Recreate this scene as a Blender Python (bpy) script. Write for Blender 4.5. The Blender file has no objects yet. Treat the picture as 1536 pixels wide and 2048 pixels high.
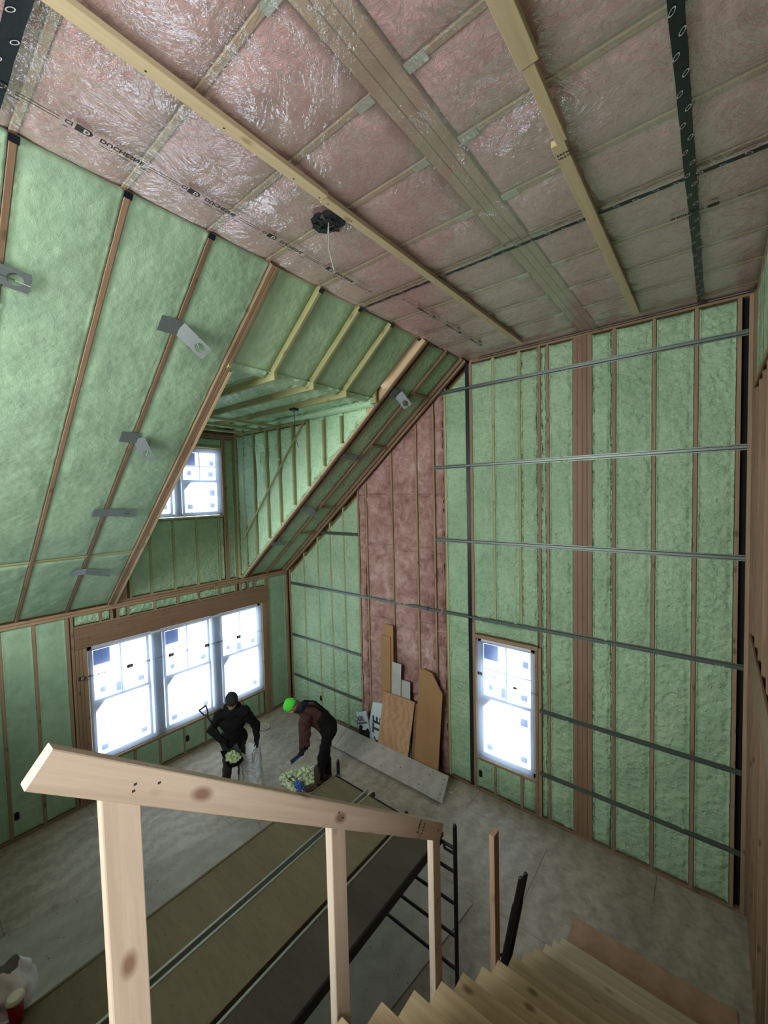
import bpy, math, random
import numpy as np
from mathutils import Vector, Matrix, noise as mnoise

random.seed(7)
SC = bpy.context.scene
COL = SC.collection
# ------------------------------------------------------------------ camera
H = 4.92                       # eye height above the lower floor (standing on the stair)
YAW, PIT, ROL = math.radians(39.04), math.radians(-2.55), math.radians(-1.33)
fw = Vector((-math.sin(YAW)*math.cos(PIT), math.cos(YAW)*math.cos(PIT), math.sin(PIT)))
rt0 = Vector((math.cos(YAW), math.sin(YAW), 0)); up0 = rt0.cross(fw)
rt = math.cos(ROL)*rt0 + math.sin(ROL)*up0
up = -math.sin(ROL)*rt0 + math.cos(ROL)*up0
cd = bpy.data.cameras.new('camera'); cam = bpy.data.objects.new('camera', cd); COL.objects.link(cam)
cd.sensor_fit = 'VERTICAL'; cd.sensor_height = 36; cd.lens = 819/2048*36
cd.clip_start = 0.02; cd.clip_end = 200
cam.matrix_world = Matrix(((rt.x, up.x, -fw.x, 0), (rt.y, up.y, -fw.y, 0), (rt.z, up.z, -fw.z, H), (0, 0, 0, 1)))
SC.camera = cam
# ------------------------------------------------------------------ daylight: overcast sky all round
w = bpy.data.worlds.new('overcast'); SC.world = w; w.use_nodes = True
bg = w.node_tree.nodes['Background']
bg.inputs[0].default_value = (0.84, 0.94, 1.0, 1); bg.inputs[1].default_value = 3.3

def area(name, loc, rot, sx, sy, power=None, col=(1, 1, 1), portal=False):
    l = bpy.data.lights.new(name, 'AREA'); l.shape = 'RECTANGLE'; l.size = sx; l.size_y = sy; l.color = col
    if portal: l.cycles.is_portal = True
    else: l.energy = power
    o = bpy.data.objects.new(name, l); COL.objects.link(o); o.location = loc; o.rotation_euler = rot
    return o
P2 = math.pi/2
# sky portals in the openings (they only guide the sampling of the sky)
area('portal_window', (-8.02, 3.64, 1.58), (0, -P2, 0), 2.0, 3.3, portal=True)
area('portal_dormer', (-8.02, 3.42, 5.22), (0, -P2, 0), 1.4, 2.1, portal=True)
area('portal_gable', (-2.54, 6.17, 1.55), (-P2, 0, 0), 0.95, 2.0, portal=True)
# added soft fill behind the camera, the main light; no window known there
area('rear_fill', (-4.3, -2.93, 5.1), (P2, 0, 0), 5.6, 3.0, 410, (.96, 1.0, 1.0))
# added fill beside the stair head, brightens the rail and dormer front
area('side_fill', (3.7, -1.2, 4.9), (P2, 0, P2), 3.2, 2.6, 185, (.98, 1.0, 1.0))
SC.view_settings.view_transform = 'Standard'; SC.view_settings.look = 'None'
SC.view_settings.gamma = 1; SC.view_settings.use_curve_mapping = False
SC.view_settings.exposure = 0.8
cy = SC.cycles
cy.max_bounces = 6; cy.diffuse_bounces = 3; cy.glossy_bounces = 2; cy.transmission_bounces = 4; cy.transparent_max_bounces = 12
cy.use_denoising = True; cy.caustics_reflective = False; cy.caustics_refractive = False
cy.sample_clamp_indirect = 6; cy.use_adaptive_sampling = True; cy.adaptive_threshold = .04

# ------------------------------------------------------------------ object helpers
WM = {}
def link(name, data, parent=None, M=None):
    o = bpy.data.objects.new(name, data); COL.objects.link(o)
    M = M or Matrix.Identity(4)
    if parent is not None:
        o.parent = parent; o.matrix_parent_inverse = WM[parent.name].inverted()
    o.matrix_basis = M; WM[o.name] = M.copy()
    return o
def tag(o, label, cat, group=None):
    o['label'] = label; o['category'] = cat
    if group: o['group'] = group
    return o
def thing(name, label, cat, loc=(0, 0, 0), group=None):
    return tag(link(name, None, None, Matrix.Translation(loc)), label, cat, group)
def struct(o): o['kind'] = 'structure'; return o
def frame(o, x, y, z=None):
    x = Vector(x).normalized(); y = Vector(y); y = (y-x*y.dot(x)).normalized(); z = x.cross(y)
    return Matrix(((x.x, y.x, z.x, o[0]), (x.y, y.y, z.y, o[1]), (x.z, y.z, z.z, o[2]), (0, 0, 0, 1)))

class G:
    def __init__(s): s.v = []; s.f = []
    def add(s, vs, fs):
        n = len(s.v); s.v += [tuple(p) for p in vs]; s.f += [tuple(i+n for i in q) for q in fs]; return s
    def box(s, lo, hi, M=None):
        x0, y0, z0 = lo; x1, y1, z1 = hi
        vs = [(x0,y0,z0),(x1,y0,z0),(x1,y1,z0),(x0,y1,z0),(x0,y0,z1),(x1,y0,z1),(x1,y1,z1),(x0,y1,z1)]
        if M is not None: vs = [M @ Vector(p) for p in vs]
        return s.add(vs, [(0,3,2,1),(4,5,6,7),(0,1,5,4),(1,2,6,5),(2,3,7,6),(3,0,4,7)])
    def rbox(s, lo, hi, b=0.004):
        # box with chamfered long edges (along x)
        x0, y0, z0 = lo; x1, y1, z1 = hi
        prof = [(y0+b,z0),(y1-b,z0),(y1,z0+b),(y1,z1-b),(y1-b,z1),(y0+b,z1),(y0,z1-b),(y0,z0+b)]
        vs = [(x0,a,c) for a, c in prof]+[(x1,a,c) for a, c in prof]
        fs = [(i,(i+1)%8,(i+1)%8+8,i+8) for i in range(8)]+[tuple(range(7,-1,-1)), tuple(range(8,16))]
        return s.add(vs, fs)
    def tube(s, pts, r, n=10, cap=True):
        pts = [Vector(p) for p in pts]; rs = r if isinstance(r, (list, tuple)) else [r]*len(pts)
        base = len(s.v); vs = []; fs = []
        d0 = (pts[1]-pts[0]).normalized()
        a = Vector((0,0,1)) if abs(d0.z) < .9 else Vector((1,0,0))
        u = d0.cross(a).normalized()
        for i, p in enumerate(pts):
            d = (pts[min(i+1,len(pts)-1)]-pts[max(i-1,0)]).normalized()
            u = (u-d*u.dot(d)).normalized(); v = d.cross(u)
            for k in range(n):
                t = 2*math.pi*k/n; vs.append(p+u*math.cos(t)*rs[i]+v*math.sin(t)*rs[i])
        for i in range(len(pts)-1):
            for k in range(n):
                fs.append((i*n+k, i*n+(k+1)%n, (i+1)*n+(k+1)%n, (i+1)*n+k))
        if cap: fs += [tuple(range(n-1,-1,-1)), tuple(range((len(pts)-1)*n, len(pts)*n))]
        return s.add(vs, fs)
    def prism(s, poly, t, M=None):
        n = len(poly); vs = [(a,b,0) for a,b in poly]+[(a,b,t) for a,b in poly]
        if M is not None: vs = [M @ Vector(p) for p in vs]
        return s.add(vs, [tuple(range(n-1,-1,-1)), tuple(range(n,2*n))]+[(i,(i+1)%n,(i+1)%n+n,i+n) for i in range(n)])
    def lathe(s, prof, n=20, c=(0,0,0)):
        vs = []; fs = []
        for r, z in prof:
            for k in range(n): t = 2*math.pi*k/n; vs.append((c[0]+r*math.cos(t), c[1]+r*math.sin(t), c[2]+z))
        for i in range(len(prof)-1):
            for k in range(n): fs.append((i*n+k, i*n+(k+1)%n, (i+1)*n+(k+1)%n, (i+1)*n+k))
        return s.add(vs, fs)
    def grid(s, fn, nu, nv, closed=False):
        vs = [fn(i/nu, j/nv) for j in range(nv+1) for i in range(nu+1)]
        fs = [(j*(nu+1)+i, j*(nu+1)+i+1, (j+1)*(nu+1)+i+1, (j+1)*(nu+1)+i) for j in range(nv) for i in range(nu)]
        return s.add(vs, fs)
    def mesh(s, name, mat, smooth=False):
        m = bpy.data.meshes.new(name); m.from_pydata(s.v, [], s.f); m.update()
        if mat: m.materials.append(mat)
        if smooth: m.polygons.foreach_set('use_smooth', [True]*len(m.polygons))
        return m
    def obj(s, name, mat, parent=None, M=None, smooth=False):
        return link(name, s.mesh(name, mat, smooth), parent, M)

_bm = {}
def beam(name, p0, p1, w, h, mat, parent=None, upv=(0,0,1), b=0.003, off=(0,0)):
    """timber from p0 to p1; w across, h along upv; off shifts (across, along up) the section centre"""
    p0 = Vector(p0); p1 = Vector(p1); L = (p1-p0).length
    x = (p1-p0)/L; z = Vector(upv); z = (z-x*z.dot(x)).normalized(); y = z.cross(x)
    o = p0+y*off[0]+z*off[1]
    key = (round(L,3), round(w,4), round(h,4), mat.name)
    if key not in _bm:
        _bm[key] = G().rbox((0,-w/2,-h/2),(L,w/2,h/2), min(b, w*.2, h*.2)).mesh(name, mat)
    return link(name, _bm[key], parent, Matrix(((x.x,y.x,z.x,o.x),(x.y,y.y,z.y,o.y),(x.z,y.z,z.z,o.z),(0,0,0,1))))

# ------------------------------------------------------------------ materials
def S(r, g, b):
    f = lambda c: (c/255/12.92) if c/255 <= .04045 else ((c/255+.055)/1.055)**2.4
    return (f(r), f(g), f(b), 1)
class NT:
    def __init__(s, name):
        s.m = bpy.data.materials.new(name); s.m.use_nodes = True; s.t = s.m.node_tree
        s.b = s.t.nodes['Principled BSDF']; s.out = s.t.nodes['Material Output']
        s.tc = s.n('ShaderNodeTexCoord')
    def n(s, ty, **k):
        x = s.t.nodes.new(ty)
        for a, v in k.items(): setattr(x, a, v)
        return x
    def l(s, a, b): s.t.links.new(a, b)
    def co(s, scale=(1,1,1), src='Object', rnd=False):
        mp = s.n('ShaderNodeMapping'); mp.inputs['Scale'].default_value = scale
        s.l(s.tc.outputs[src], mp.inputs['Vector'])
        if rnd:
            oi = s.n('ShaderNodeObjectInfo'); mm = s.n('ShaderNodeMath', operation='MULTIPLY'); mm.inputs[1].default_value = 37
            s.l(oi.outputs['Random'], mm.inputs[0]); s.l(mm.outputs[0], mp.inputs['Location'])
        return mp.outputs[0]
    def noise(s, co, scale, detail=4, rough=.55, dist=0):
        x = s.n('ShaderNodeTexNoise'); x.inputs['Scale'].default_value = scale; x.inputs['Detail'].default_value = detail
        x.inputs['Roughness'].default_value = rough; x.inputs['Distortion'].default_value = dist
        s.l(co, x.inputs['Vector']); return x.outputs['Fac']
    def ramp(s, fac, stops):
        r = s.n('ShaderNodeValToRGB'); e = r.color_ramp.elements
        while len(e) < len(stops): e.new(.5)
        for q, (p, c) in zip(e, stops): q.position = p; q.color = c
        s.l(fac, r.inputs[0]); return r.outputs[0]
    def mix(s, fac, a, b, mode='MIX'):
        x = s.n('ShaderNodeMix', data_type='RGBA', blend_type=mode)
        for v, i in ((fac, 0), (a, 6), (b, 7)):
            if hasattr(v, 'links'): s.l(v, x.inputs[i])
            else: x.inputs[i].default_value = v
        return x.outputs[2]
    def bump(s, fac, strength, dist, prev=None):
        x = s.n('ShaderNodeBump'); x.inputs['Strength'].default_value = strength; x.inputs['Distance'].default_value = dist
        s.l(fac, x.inputs['Height'])
        if prev is not None: s.l(prev, x.inputs['Normal'])
        return x.outputs[0]
    def fin(s, col, rough=.6, nrm=None, metal=0, spec=.5):
        if hasattr(col, 'links'): s.l(col, s.b.inputs['Base Color'])
        else: s.b.inputs['Base Color'].default_value = col
        if hasattr(rough, 'links'): s.l(rough, s.b.inputs['Roughness'])
        else: s.b.inputs['Roughness'].default_value = rough
        s.b.inputs['Metallic'].default_value = metal; s.b.inputs['Specular IOR Level'].default_value = spec
        if nrm is not None: s.l(nrm, s.b.inputs['Normal'])
        return s.m
W1C = (1,1,1,1); K = (0,0,0,1)
def foam_mat(name, c1, c2, bs=.5, rough=.55):
    q = NT(name); co = q.co()
    a = q.noise(co, 1.6, 3); b = q.noise(co, 9, 5, .6)
    c = q.ramp(q.mix(.45, a, b), [(.36, c1), (.62, c2)])
    vo = q.n('ShaderNodeTexVoronoi'); vo.feature = 'SMOOTH_F1'; vo.inputs['Scale'].default_value = 17; q.l(q.co(), vo.inputs['Vector'])
    n0 = q.bump(vo.outputs['Distance'], bs*.8, .03)
    n1 = q.bump(q.noise(co, 26, 4, .6, .8), bs, .022, n0)
    n2 = q.bump(q.noise(co, 130, 2, .7), .35, .004, n1)
    return q.fin(c, rough, n2, 0, .35)
FOAM = foam_mat('green_foam', S(138,168,136), S(164,192,158), 1.0, .45)
FOAM_W = foam_mat('green_foam_smooth', S(128,158,132), S(150,180,150), .22, .6)
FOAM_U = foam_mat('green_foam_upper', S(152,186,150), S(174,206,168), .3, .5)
FOAM_D = foam_mat('green_foam_glossy_lit', S(182,224,182), S(204,238,202), 1.0, .28)  # paler foam copy: window light in the dormer put into the colour
def wood_mat(name, c1, c2, knot, rough=.6, kn=.5, fine=1.0, random_hue=.25):
    q = NT(name); co = q.co((.55, 13, 13), rnd=True)
    g = q.noise(co, 2.2, 5, .62, .5); base = q.ramp(g, [(.28, c1), (.72, c2)])
    fine_g = q.noise(q.co((2, 90, 90), rnd=True), 2, 3)
    base = q.mix(.22*fine, base, q.ramp(fine_g, [(.3, c1), (.7, c2)]))
    vo = q.n('ShaderNodeTexVoronoi'); vo.inputs['Scale'].default_value = 1.0; q.l(q.co((4.2, 8, 8), rnd=True), vo.inputs['Vector'])
    k = q.ramp(vo.outputs['Distance'], [(.09, W1C), (.21, K)])
    km = q.n('ShaderNodeMath', operation='MULTIPLY'); km.inputs[1].default_value = kn; q.l(k, km.inputs[0])
    base = q.mix(km.outputs[0], base, knot)
    oi = q.n('ShaderNodeObjectInfo'); hv = q.n('ShaderNodeHueSaturation')
    mr = q.n('ShaderNodeMapRange'); mr.inputs[3].default_value = 1-random_hue; mr.inputs[4].default_value = 1+random_hue*.6
    q.l(oi.outputs['Random'], mr.inputs[0]); q.l(mr.outputs[0], hv.inputs['Value']); q.l(base, hv.inputs['Color'])
    return q.fin(hv.outputs[0], rough, q.bump(g, .12, .003), 0, .3)
PINE = wood_mat('fresh_pine', S(168,153,136), S(190,176,159), S(96,58,34), .55, .75, 1, .06)
LUMBER = wood_mat('stud_lumber', S(124,102,78), S(156,132,106), S(70,44,24), .65, .6, 1, .18)
PINE_R = wood_mat('pale_rafter_ply', S(178,152,118), S(206,182,150), S(96,62,38), .6, .5, 1, .06)
LUMBER_G = wood_mat('lumber_with_foam_overspray', S(136,140,98), S(168,168,122), S(80,70,40), .65, .5, 1, .15)
RAFTER = wood_mat('weathered_rafter', S(108,86,66), S(138,114,92), S(60,38,22), .65, .5, 1, .2)
LVL = wood_mat('laminated_beam', S(112,88,68), S(138,112,90), S(70,40,24), .55, .25, 1.5, .1)
FURR = wood_mat('furring_pine', S(172,158,124), S(192,178,146), S(110,78,44), .6, .5, 1, .04)
TREAD = wood_mat('tread_plywood', S(160,141,112), S(190,169,138), S(92,66,42), .6, .75, 1, .10)
TREAD_L = wood_mat('new_tread_plywood', S(190,176,146), S(212,198,168), S(110,80,52), .6, .4, 1, .06)
NEWEL = wood_mat('newel_pine', S(150,122,98), S(176,148,122), S(80,48,28), .6, .4, 1, .04)
CEILW = wood_mat('joist_wood_behind_film', S(146,122,100), S(166,142,118), S(100,72,40), .6, .3, 1, .1)
def ply_mat(name, c1, c2, c3, sc=(1,1,1), rough=.7, spots=0, rnd=False, wave=.35, spec=.3):
    q = NT(name); co = q.co(sc, rnd=rnd)
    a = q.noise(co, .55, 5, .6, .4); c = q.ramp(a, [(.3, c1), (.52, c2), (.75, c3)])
    wv = q.n('ShaderNodeTexWave'); wv.inputs['Scale'].default_value = 3.2; wv.inputs['Distortion'].default_value = 9
    wv.inputs['Detail'].default_value = 3; wv.inputs['Detail Scale'].default_value = .8
    q.l(q.co((sc[0]*.35, sc[1]*1.0, sc[2]), rnd=rnd), wv.inputs['Vector'])
    c = q.mix(wave*.5, c, q.mix(1.0, c, q.ramp(wv.outputs['Fac'], [(.1, S(150,140,120)), (.9, W1C)]), 'MULTIPLY'))
    c = q.mix(.25, c, q.ramp(q.noise(co, 14, 5, .7), [(.35, c1), (.65, c3)]))
    if spots:
        vo = q.n('ShaderNodeTexVoronoi'); vo.inputs['Scale'].default_value = spots; q.l(q.co(rnd=rnd), vo.inputs['Vector'])
        nz = q.n('ShaderNodeMath', operation='MULTIPLY'); q.l(q.ramp(vo.outputs['Distance'], [(.06, W1C), (.11, K)]), nz.inputs[0])
        q.l(q.ramp(q.noise(q.co(), 2.4, 2), [(.42, K), (.5, W1C)]), nz.inputs[1])
        c = q.mix(nz.outputs[0], c, S(58,56,52))
    return q.fin(c, rough, q.bump(q.noise(co, 30, 4), .15, .004), 0, spec)
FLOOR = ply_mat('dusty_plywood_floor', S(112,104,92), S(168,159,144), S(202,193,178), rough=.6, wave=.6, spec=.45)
SHEET = ply_mat('grey_plywood', S(146,142,132), S(166,162,152), S(182,178,168), (1,1,1), .7, 12, True)
DECK = ply_mat('stained_deck_plywood', S(84,77,60), S(100,92,72), S(114,106,86), (.5,3,3), .6, 15, True, .15)
DECK_D = ply_mat('dark_deck_plywood', S(50,47,41), S(62,59,51), S(76,73,64), (.5,3,3), .6, 0, True, .15)
PLYW = ply_mat('grained_plywood', S(166,126,92), S(184,146,110), S(198,162,128), (2,2,2), .6, 0, True, .7)
PLYR = ply_mat('reddish_plywood', S(158,122,98), S(178,142,116), S(190,158,134), (1,1,1), .65, 0, True, .4)
MDF = ply_mat('brown_hardboard', S(140,106,68), S(150,116,78), S(158,126,88), (3,3,3), .6, 0, True, .05)
GREYB = ply_mat('grey_cement_board', S(150,154,146), S(164,168,160), S(176,178,172), (3,3,3), .7, 0, True, .05)
SHEATH = ply_mat('sheathing', S(120,92,60), S(140,108,74), S(156,126,90), (1,1,1), .75)
def plain(name, c, rough=.5, metal=0, nscale=0, bs=.2, spec=.5, vary=.12):
    q = NT(name); co = q.co()
    n = q.noise(co, nscale or 8, 4); col = q.mix(n, tuple(x*(1-vary) for x in c[:3])+(1,), tuple(min(1, x*(1+vary)) for x in c[:3])+(1,))
    return q.fin(col, rough, q.bump(n, bs, .004) if nscale else None, metal, spec)
GALV = plain('galvanised_steel', S(118,128,130), .42, .55, 30, .05)
GALV_D = plain('dull_channel_steel', S(100,110,104), .42, .7, 30, .05)
ALU = plain('aluminium_rail', S(190,192,186), .35, .9, 20, .05)
BLACKM = plain('black_painted_steel', S(26,25,27), .42, .3, 40, .05)
TAPE = plain('black_sheathing_tape', S(16,22,30), .3, 0, 12, .5, .6)
TAPEP = plain('pale_tape_print', S(176,180,184), .4)
INK = plain('black_ink', S(38,34,34), .6)
PLASTICK = plain('black_plastic_box', S(20,20,20), .45)
VINYL = plain('white_vinyl_window', S(205,212,222), .4, 0, 0, 0, .5, .03)
def glow_through(name, c):
    q = NT(name); t_ = q.n('ShaderNodeBsdfTranslucent'); t_.inputs[0].default_value = c; d_ = q.n('ShaderNodeBsdfDiffuse'); d_.inputs[0].default_value = c
    x = q.n('ShaderNodeMixShader'); x.inputs[0].default_value = .45; q.l(d_.outputs[0], x.inputs[1]); q.l(t_.outputs[0], x.inputs[2]); q.l(x.outputs[0], q.out.inputs['Surface']); return q.m
STICK = glow_through('grey_pane_sticker', S(150,172,206)); STICK_D = glow_through('blue_printed_sticker', S(104,136,192))
CARD = plain('cardboard_corner', S(150,110,90), .8)
BLACKCLOTH = plain('black_jacket_cloth', S(20,20,22), .85, 0, 26, .5, .2)
GREYCLOTH = plain('charcoal_trousers', S(52,50,48), .9, 0, 26, .5, .2)
HATCLOTH = plain('dark_grey_knit', S(44,44,46), .9, 0, 90, .6, .2)
BIBCLOTH = plain('black_bib_cloth', S(16,15,16), .85, 0, 26, .5, .2)
BROWNCLOTH = plain('maroon_brown_sweater', S(74,48,44), .9, 0, 40, .5, .2)
SCARF = plain('dark_blue_hood', S(34,38,48), .9, 0, 40, .5, .2)
GREENKNIT = plain('neon_green_knit', S(84,220,70), .85, 0, 90, .6, .2)
BOOT = plain('dusty_brown_boots', S(70,56,48), .8, 0, 40, .3, .2)
BOOTK = plain('black_boots', S(24,22,22), .7, 0, 40, .3, .3)
GLOVE = plain('black_work_gloves', S(18,18,19), .75, 0, 60, .3, .25)
SKIN = plain('skin', S(186,142,120), .55, 0, 60, .05, .4)
BLUEP = plain('blue_plastic', S(28,48,94), .45, 0, 20, .2)
BLUECLOTH = plain('blue_crumpled_plastic', S(60,96,170), .4, 0, 30, .4)
SCRAP = foam_mat('foam_scrap', S(176,198,150), S(214,228,190), .6)
REDP = plain('dark_red_cup', S(110,14,18), .4)
CUPW = plain('cream_cup_lid', S(190,190,176), .4, 0, 0, 0, .5, .04)
WRAP = plain('white_printed_wrap', S(190,202,206), .5, 0, 16, .3, .4, .06)
WRAPINK = plain('navy_wrap_print', S(40,52,66), .5)
LABELW = plain('hanger_plate', S(176,186,172), .45, .4, 30, .1)
def batt_mat(name, c0, c1, c2):
    q = NT(name); co = q.co((1,1,1))
    a = q.noise(co, 5, 8, .72, .6); b = q.noise(co, 1.2, 3)
    c = q.ramp(q.mix(.3, a, b), [(.32, c0), (.5, c1), (.68, c2)])
    n = q.bump(q.noise(co, 18, 6, .7, .8), .9, .03)
    return q.fin(c, .95, n, 0, .05)
BATT = batt_mat('pink_fibreglass', S(112,76,68), S(168,134,126), S(206,178,170))
BATT_C = batt_mat('pink_fibreglass_ceiling', S(172,126,126), S(196,154,152), S(212,174,171))
def film_mat(name, clear, haze, gloss_rough, bumps, wrinkle=(1,1,1), cover=.5, refl=1.0):
    """polyethylene sheet: see-through, slightly milky, glossy and wrinkled"""
    q = NT(name); t = q.t
    tr = q.n('ShaderNodeBsdfTransparent'); tr.inputs[0].default_value = (.97,.98,.98,1)
    tl = q.n('ShaderNodeBsdfTranslucent'); tl.inputs[0].default_value = haze
    df = q.n('ShaderNodeBsdfDiffuse'); df.inputs[0].default_value = haze
    m0 = q.n('ShaderNodeMixShader'); m0.inputs[0].default_value = cover; q.l(df.outputs[0], m0.inputs[1]); q.l(tl.outputs[0], m0.inputs[2])
    gl = q.n('ShaderNodeBsdfGlossy'); gl.inputs['Roughness'].default_value = gloss_rough
    co = q.co(wrinkle)
    h = q.noise(co, 2.2, 5, .6, 1.4); nb = q.bump(h, bumps, .05)
    nb = q.bump(q.noise(co, 9, 4, .6, 1.0), bumps*.8, .012, nb)
    q.l(nb, gl.inputs['Normal'])
    m1 = q.n('ShaderNodeMixShader'); m1.inputs[0].default_value = clear; q.l(m0.outputs[0], m1.inputs[1]); q.l(tr.outputs[0], m1.inputs[2])
    fr = q.n('ShaderNodeFresnel'); fr.inputs[0].default_value = 1.42; q.l(nb, fr.inputs['Normal'])
    m2 = q.n('ShaderNodeMixShader'); fm_ = q.n('ShaderNodeMath', operation='MULTIPLY'); fm_.inputs[1].default_value = refl; q.l(fr.outputs[0], fm_.inputs[0]); q.l(fm_.outputs[0], m2.inputs[0]); q.l(m1.outputs[0], m2.inputs[1]); q.l(gl.outputs[0], m2.inputs[2])
    q.l(m2.outputs[0], q.out.inputs['Surface']); return q.m
FILM_C = film_mat('ceiling_poly_film', .87, (.82,.78,.76,1), .16, .75, cover=.1, refl=.40)
FILM_W = film_mat('window_poly_film', .52, (.40,.48,.62,1), .35, .25, cover=.85)
BAGF = film_mat('clear_bag_film', .48, (.95,.97,1,1), .15, .9, (4,4,2), cover=.5)
q = NT('window_glass'); tr = q.n('ShaderNodeBsdfTransparent'); gl = q.n('ShaderNodeBsdfGlossy'); gl.inputs['Roughness'].default_value = .02
mx = q.n('ShaderNodeMixShader'); mx.inputs[0].default_value = .05; q.l(tr.outputs[0], mx.inputs[1]); q.l(gl.outputs[0], mx.inputs[2]); q.l(mx.outputs[0], q.out.inputs['Surface']); GLASS = q.m

# ------------------------------------------------------------------ sprayed foam between studs
def smooth(t): t = max(0., min(1., t)); return t*t*(3-2*t)
def foam_bay(name, parent, o, u, v, n, U, v0, v1, mat, rec=.02, bul=.012, amp=.006, nu=12, nv=None, rough_edge=0., seed=0., back=.09, rope=0., ov=.002, ew=.07):
    """bay of foam; v0/v1 are functions of u (or numbers) so a bay may end on a slope"""
    o = Vector(o); u = Vector(u).normalized(); v = Vector(v).normalized(); n = Vector(n).normalized()
    men = rec < .036 and mat not in (BATT, BATT_C)
    if men: o = o-u*ov; U += 2*ov
    f0 = v0 if callable(v0) else (lambda a: v0); f1 = v1 if callable(v1) else (lambda a: v1)
    Lm = max(f1(0)-f0(0), f1(U)-f0(U))
    if Lm < .03 or U < .02: return None
    nv = nv or int(max(4, min(190, Lm/.034)))
    vs = []; fs = []
    # parameter lists with an outer ring that drops to the back
    us = [0, .004/U, .02/U]+[i/nu for i in range(1, nu)]+[1-.02/U, 1-.004/U, 1]
    ts = [0, min(.2, .012/Lm)]+[j/nv for j in range(1, nv)]+[1-min(.2, .012/Lm), 1]
    nu2, nv2 = len(us), len(ts)
    for j, t in enumerate(ts):
        for i, s in enumerate(us):
            a = s*U; b0 = f0(a); b1 = f1(a); L = max(.001, b1-b0); b = b0+t*L
            e = min(a, U-a); ev = min(b-b0, b1-b)
            edge = smooth(e/ew)*smooth(ev/.05)
            p = o+u*a+v*b
            d = -rec+bul*edge
            q3 = p*1.0+Vector((seed, seed*1.7, seed*.3))
            nn = mnoise.noise(q3*3.2)*1.2+mnoise.noise(q3*9)*.7
            k = amp*(1+rough_edge*2.2*smooth(1-(U-a)/.12)+rough_edge*1.3*smooth(1-ev/.18))
            d += nn*k*edge
            if rough_edge: d += abs(mnoise.noise(q3*22))*k*1.3*edge
            if rope: d += rope*(abs(mnoise.noise(Vector((q3.x*11+q3.y*11, q3.z*2.6, seed))))*1.6-.4)*edge
            if men:
                e2 = smooth((e-.006)/.03)
                d = d*e2+(1-e2)*(-.004+.006*mnoise.noise(q3*13)+.004*mnoise.noise(q3*31))
            if i in (0, nu2-1) or j in (0, nv2-1): d = -back
            vs.append(p+n*d)
    for j in range(nv2-1):
        for i in range(nu2-1):
            k = j*nu2+i; fs.append((k, k+1, k+nu2+1, k+nu2))
    return G().add(vs, fs).obj(name, mat, parent, smooth=True)

def text(name, body, size, mat, parent, M, align='LEFT', thick=.0006):
    c = bpy.data.curves.new(name, 'FONT'); c.body = body; c.size = size; c.align_x = align; c.extrude = thick; c.resolution_u = 2; c.offset = size*.03
    to = bpy.data.objects.new('tmp_text', c); COL.objects.link(to)
    me = bpy.data.meshes.new_from_object(to); bpy.data.objects.remove(to)
    me.name = name; me.materials.clear(); me.materials.append(mat)
    return link(name, me, parent, M)

# ================================================================== SETTING
XL, YE, ZC, XW = -7.85, 6.0, 7.02, 0.32       # left wall face, gable face, ceiling, right wall face
ZK, XR = 3.18, -3.09                          # top of the low wall, ridge-side end of the slope
m = (ZC-ZK)/(XR-XL)
SV = Vector((1, 0, m)).normalized(); SN = Vector((m, 0, -1)).normalized()
def zs(x): return ZK+m*(x-XL)
XD = -4.044                                    # where the dormer breaks into the slope
Y0 = -3.0
# ---- floor
fl = struct(G().box((XL-.15, Y0, -.25), (XW+.16, YE+.15, -.015)).obj('floor', SHEATH))
yy = Y0; r = 0
while yy < YE:
    xx = XL-(0 if r % 2 else 1.22)
    while xx < XW:
        a, b = max(xx, XL), min(xx+2.44, XW+.1); c, d = yy, min(yy+1.22, YE+.1)
        if b-a > .05 and d-c > .05:
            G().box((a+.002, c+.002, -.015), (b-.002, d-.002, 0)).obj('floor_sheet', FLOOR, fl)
        xx += 2.44
    yy += 1.22; r += 1

# ---- unseen slabs and walls, added to shade the near floor and block sky light
struct(G().box((XL, Y0, 3.0), (-1.25, -.7, 3.33)).obj('floor_light_block', SHEATH))
struct(G().box((XW+.16, Y0, 3.0), (3.9, .5, 3.33)).obj('floor_light_block_side', SHEATH))
struct(G().box((XL-.15, Y0-.1, -.02), (3.9, Y0-.02, 7.3)).obj('wall_light_block_rear', SHEATH))
struct(G().box((3.85, Y0, 3.33), (3.9, .55, 7.3)).obj('wall_light_block_side', SHEATH))
struct(G().box((XW+.16, .5, 3.0), (3.9, .55, 7.3)).obj('wall_light_block_front', SHEATH))
struct(G().box((XW+.2, Y0, 7.2), (3.9, .55, 7.25)).obj('ceiling_light_block', SHEATH))
struct(G().box((XW+.1, Y0, -.02), (XW+.16, .5, 3.0)).obj('wall_light_block_under', SHEATH))
# ---- left wall (low wall under the slope)
def holed(x0, x1, ylo, yhi, zlo, zhi, hole):
    g = G(); a, b, c, d = hole
    g.box((x0, ylo, zlo), (x1, a, zhi)); g.box((x0, b, zlo), (x1, yhi, zhi))
    g.box((x0, a, zlo), (x1, b, c)); g.box((x0, a, d), (x1, b, zhi)); return g
wl = struct(holed(XL-.15, XL-.13, Y0, YE+.15, -.02, ZK+.1, (2.0, 5.28, .58, 2.55)).obj('wall_left', SHEATH))
def stud(y0, y1, z0, z1, mat=LUMBER, par=None, nm='stud', x=XL, dep=.13, out=0.):
    return beam(nm, (x-dep/2+out, (y0+y1)/2, z0), (x-dep/2+out, (y0+y1)/2, z1), dep, y1-y0, mat, par or wl, (0, 1, 0))
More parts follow.
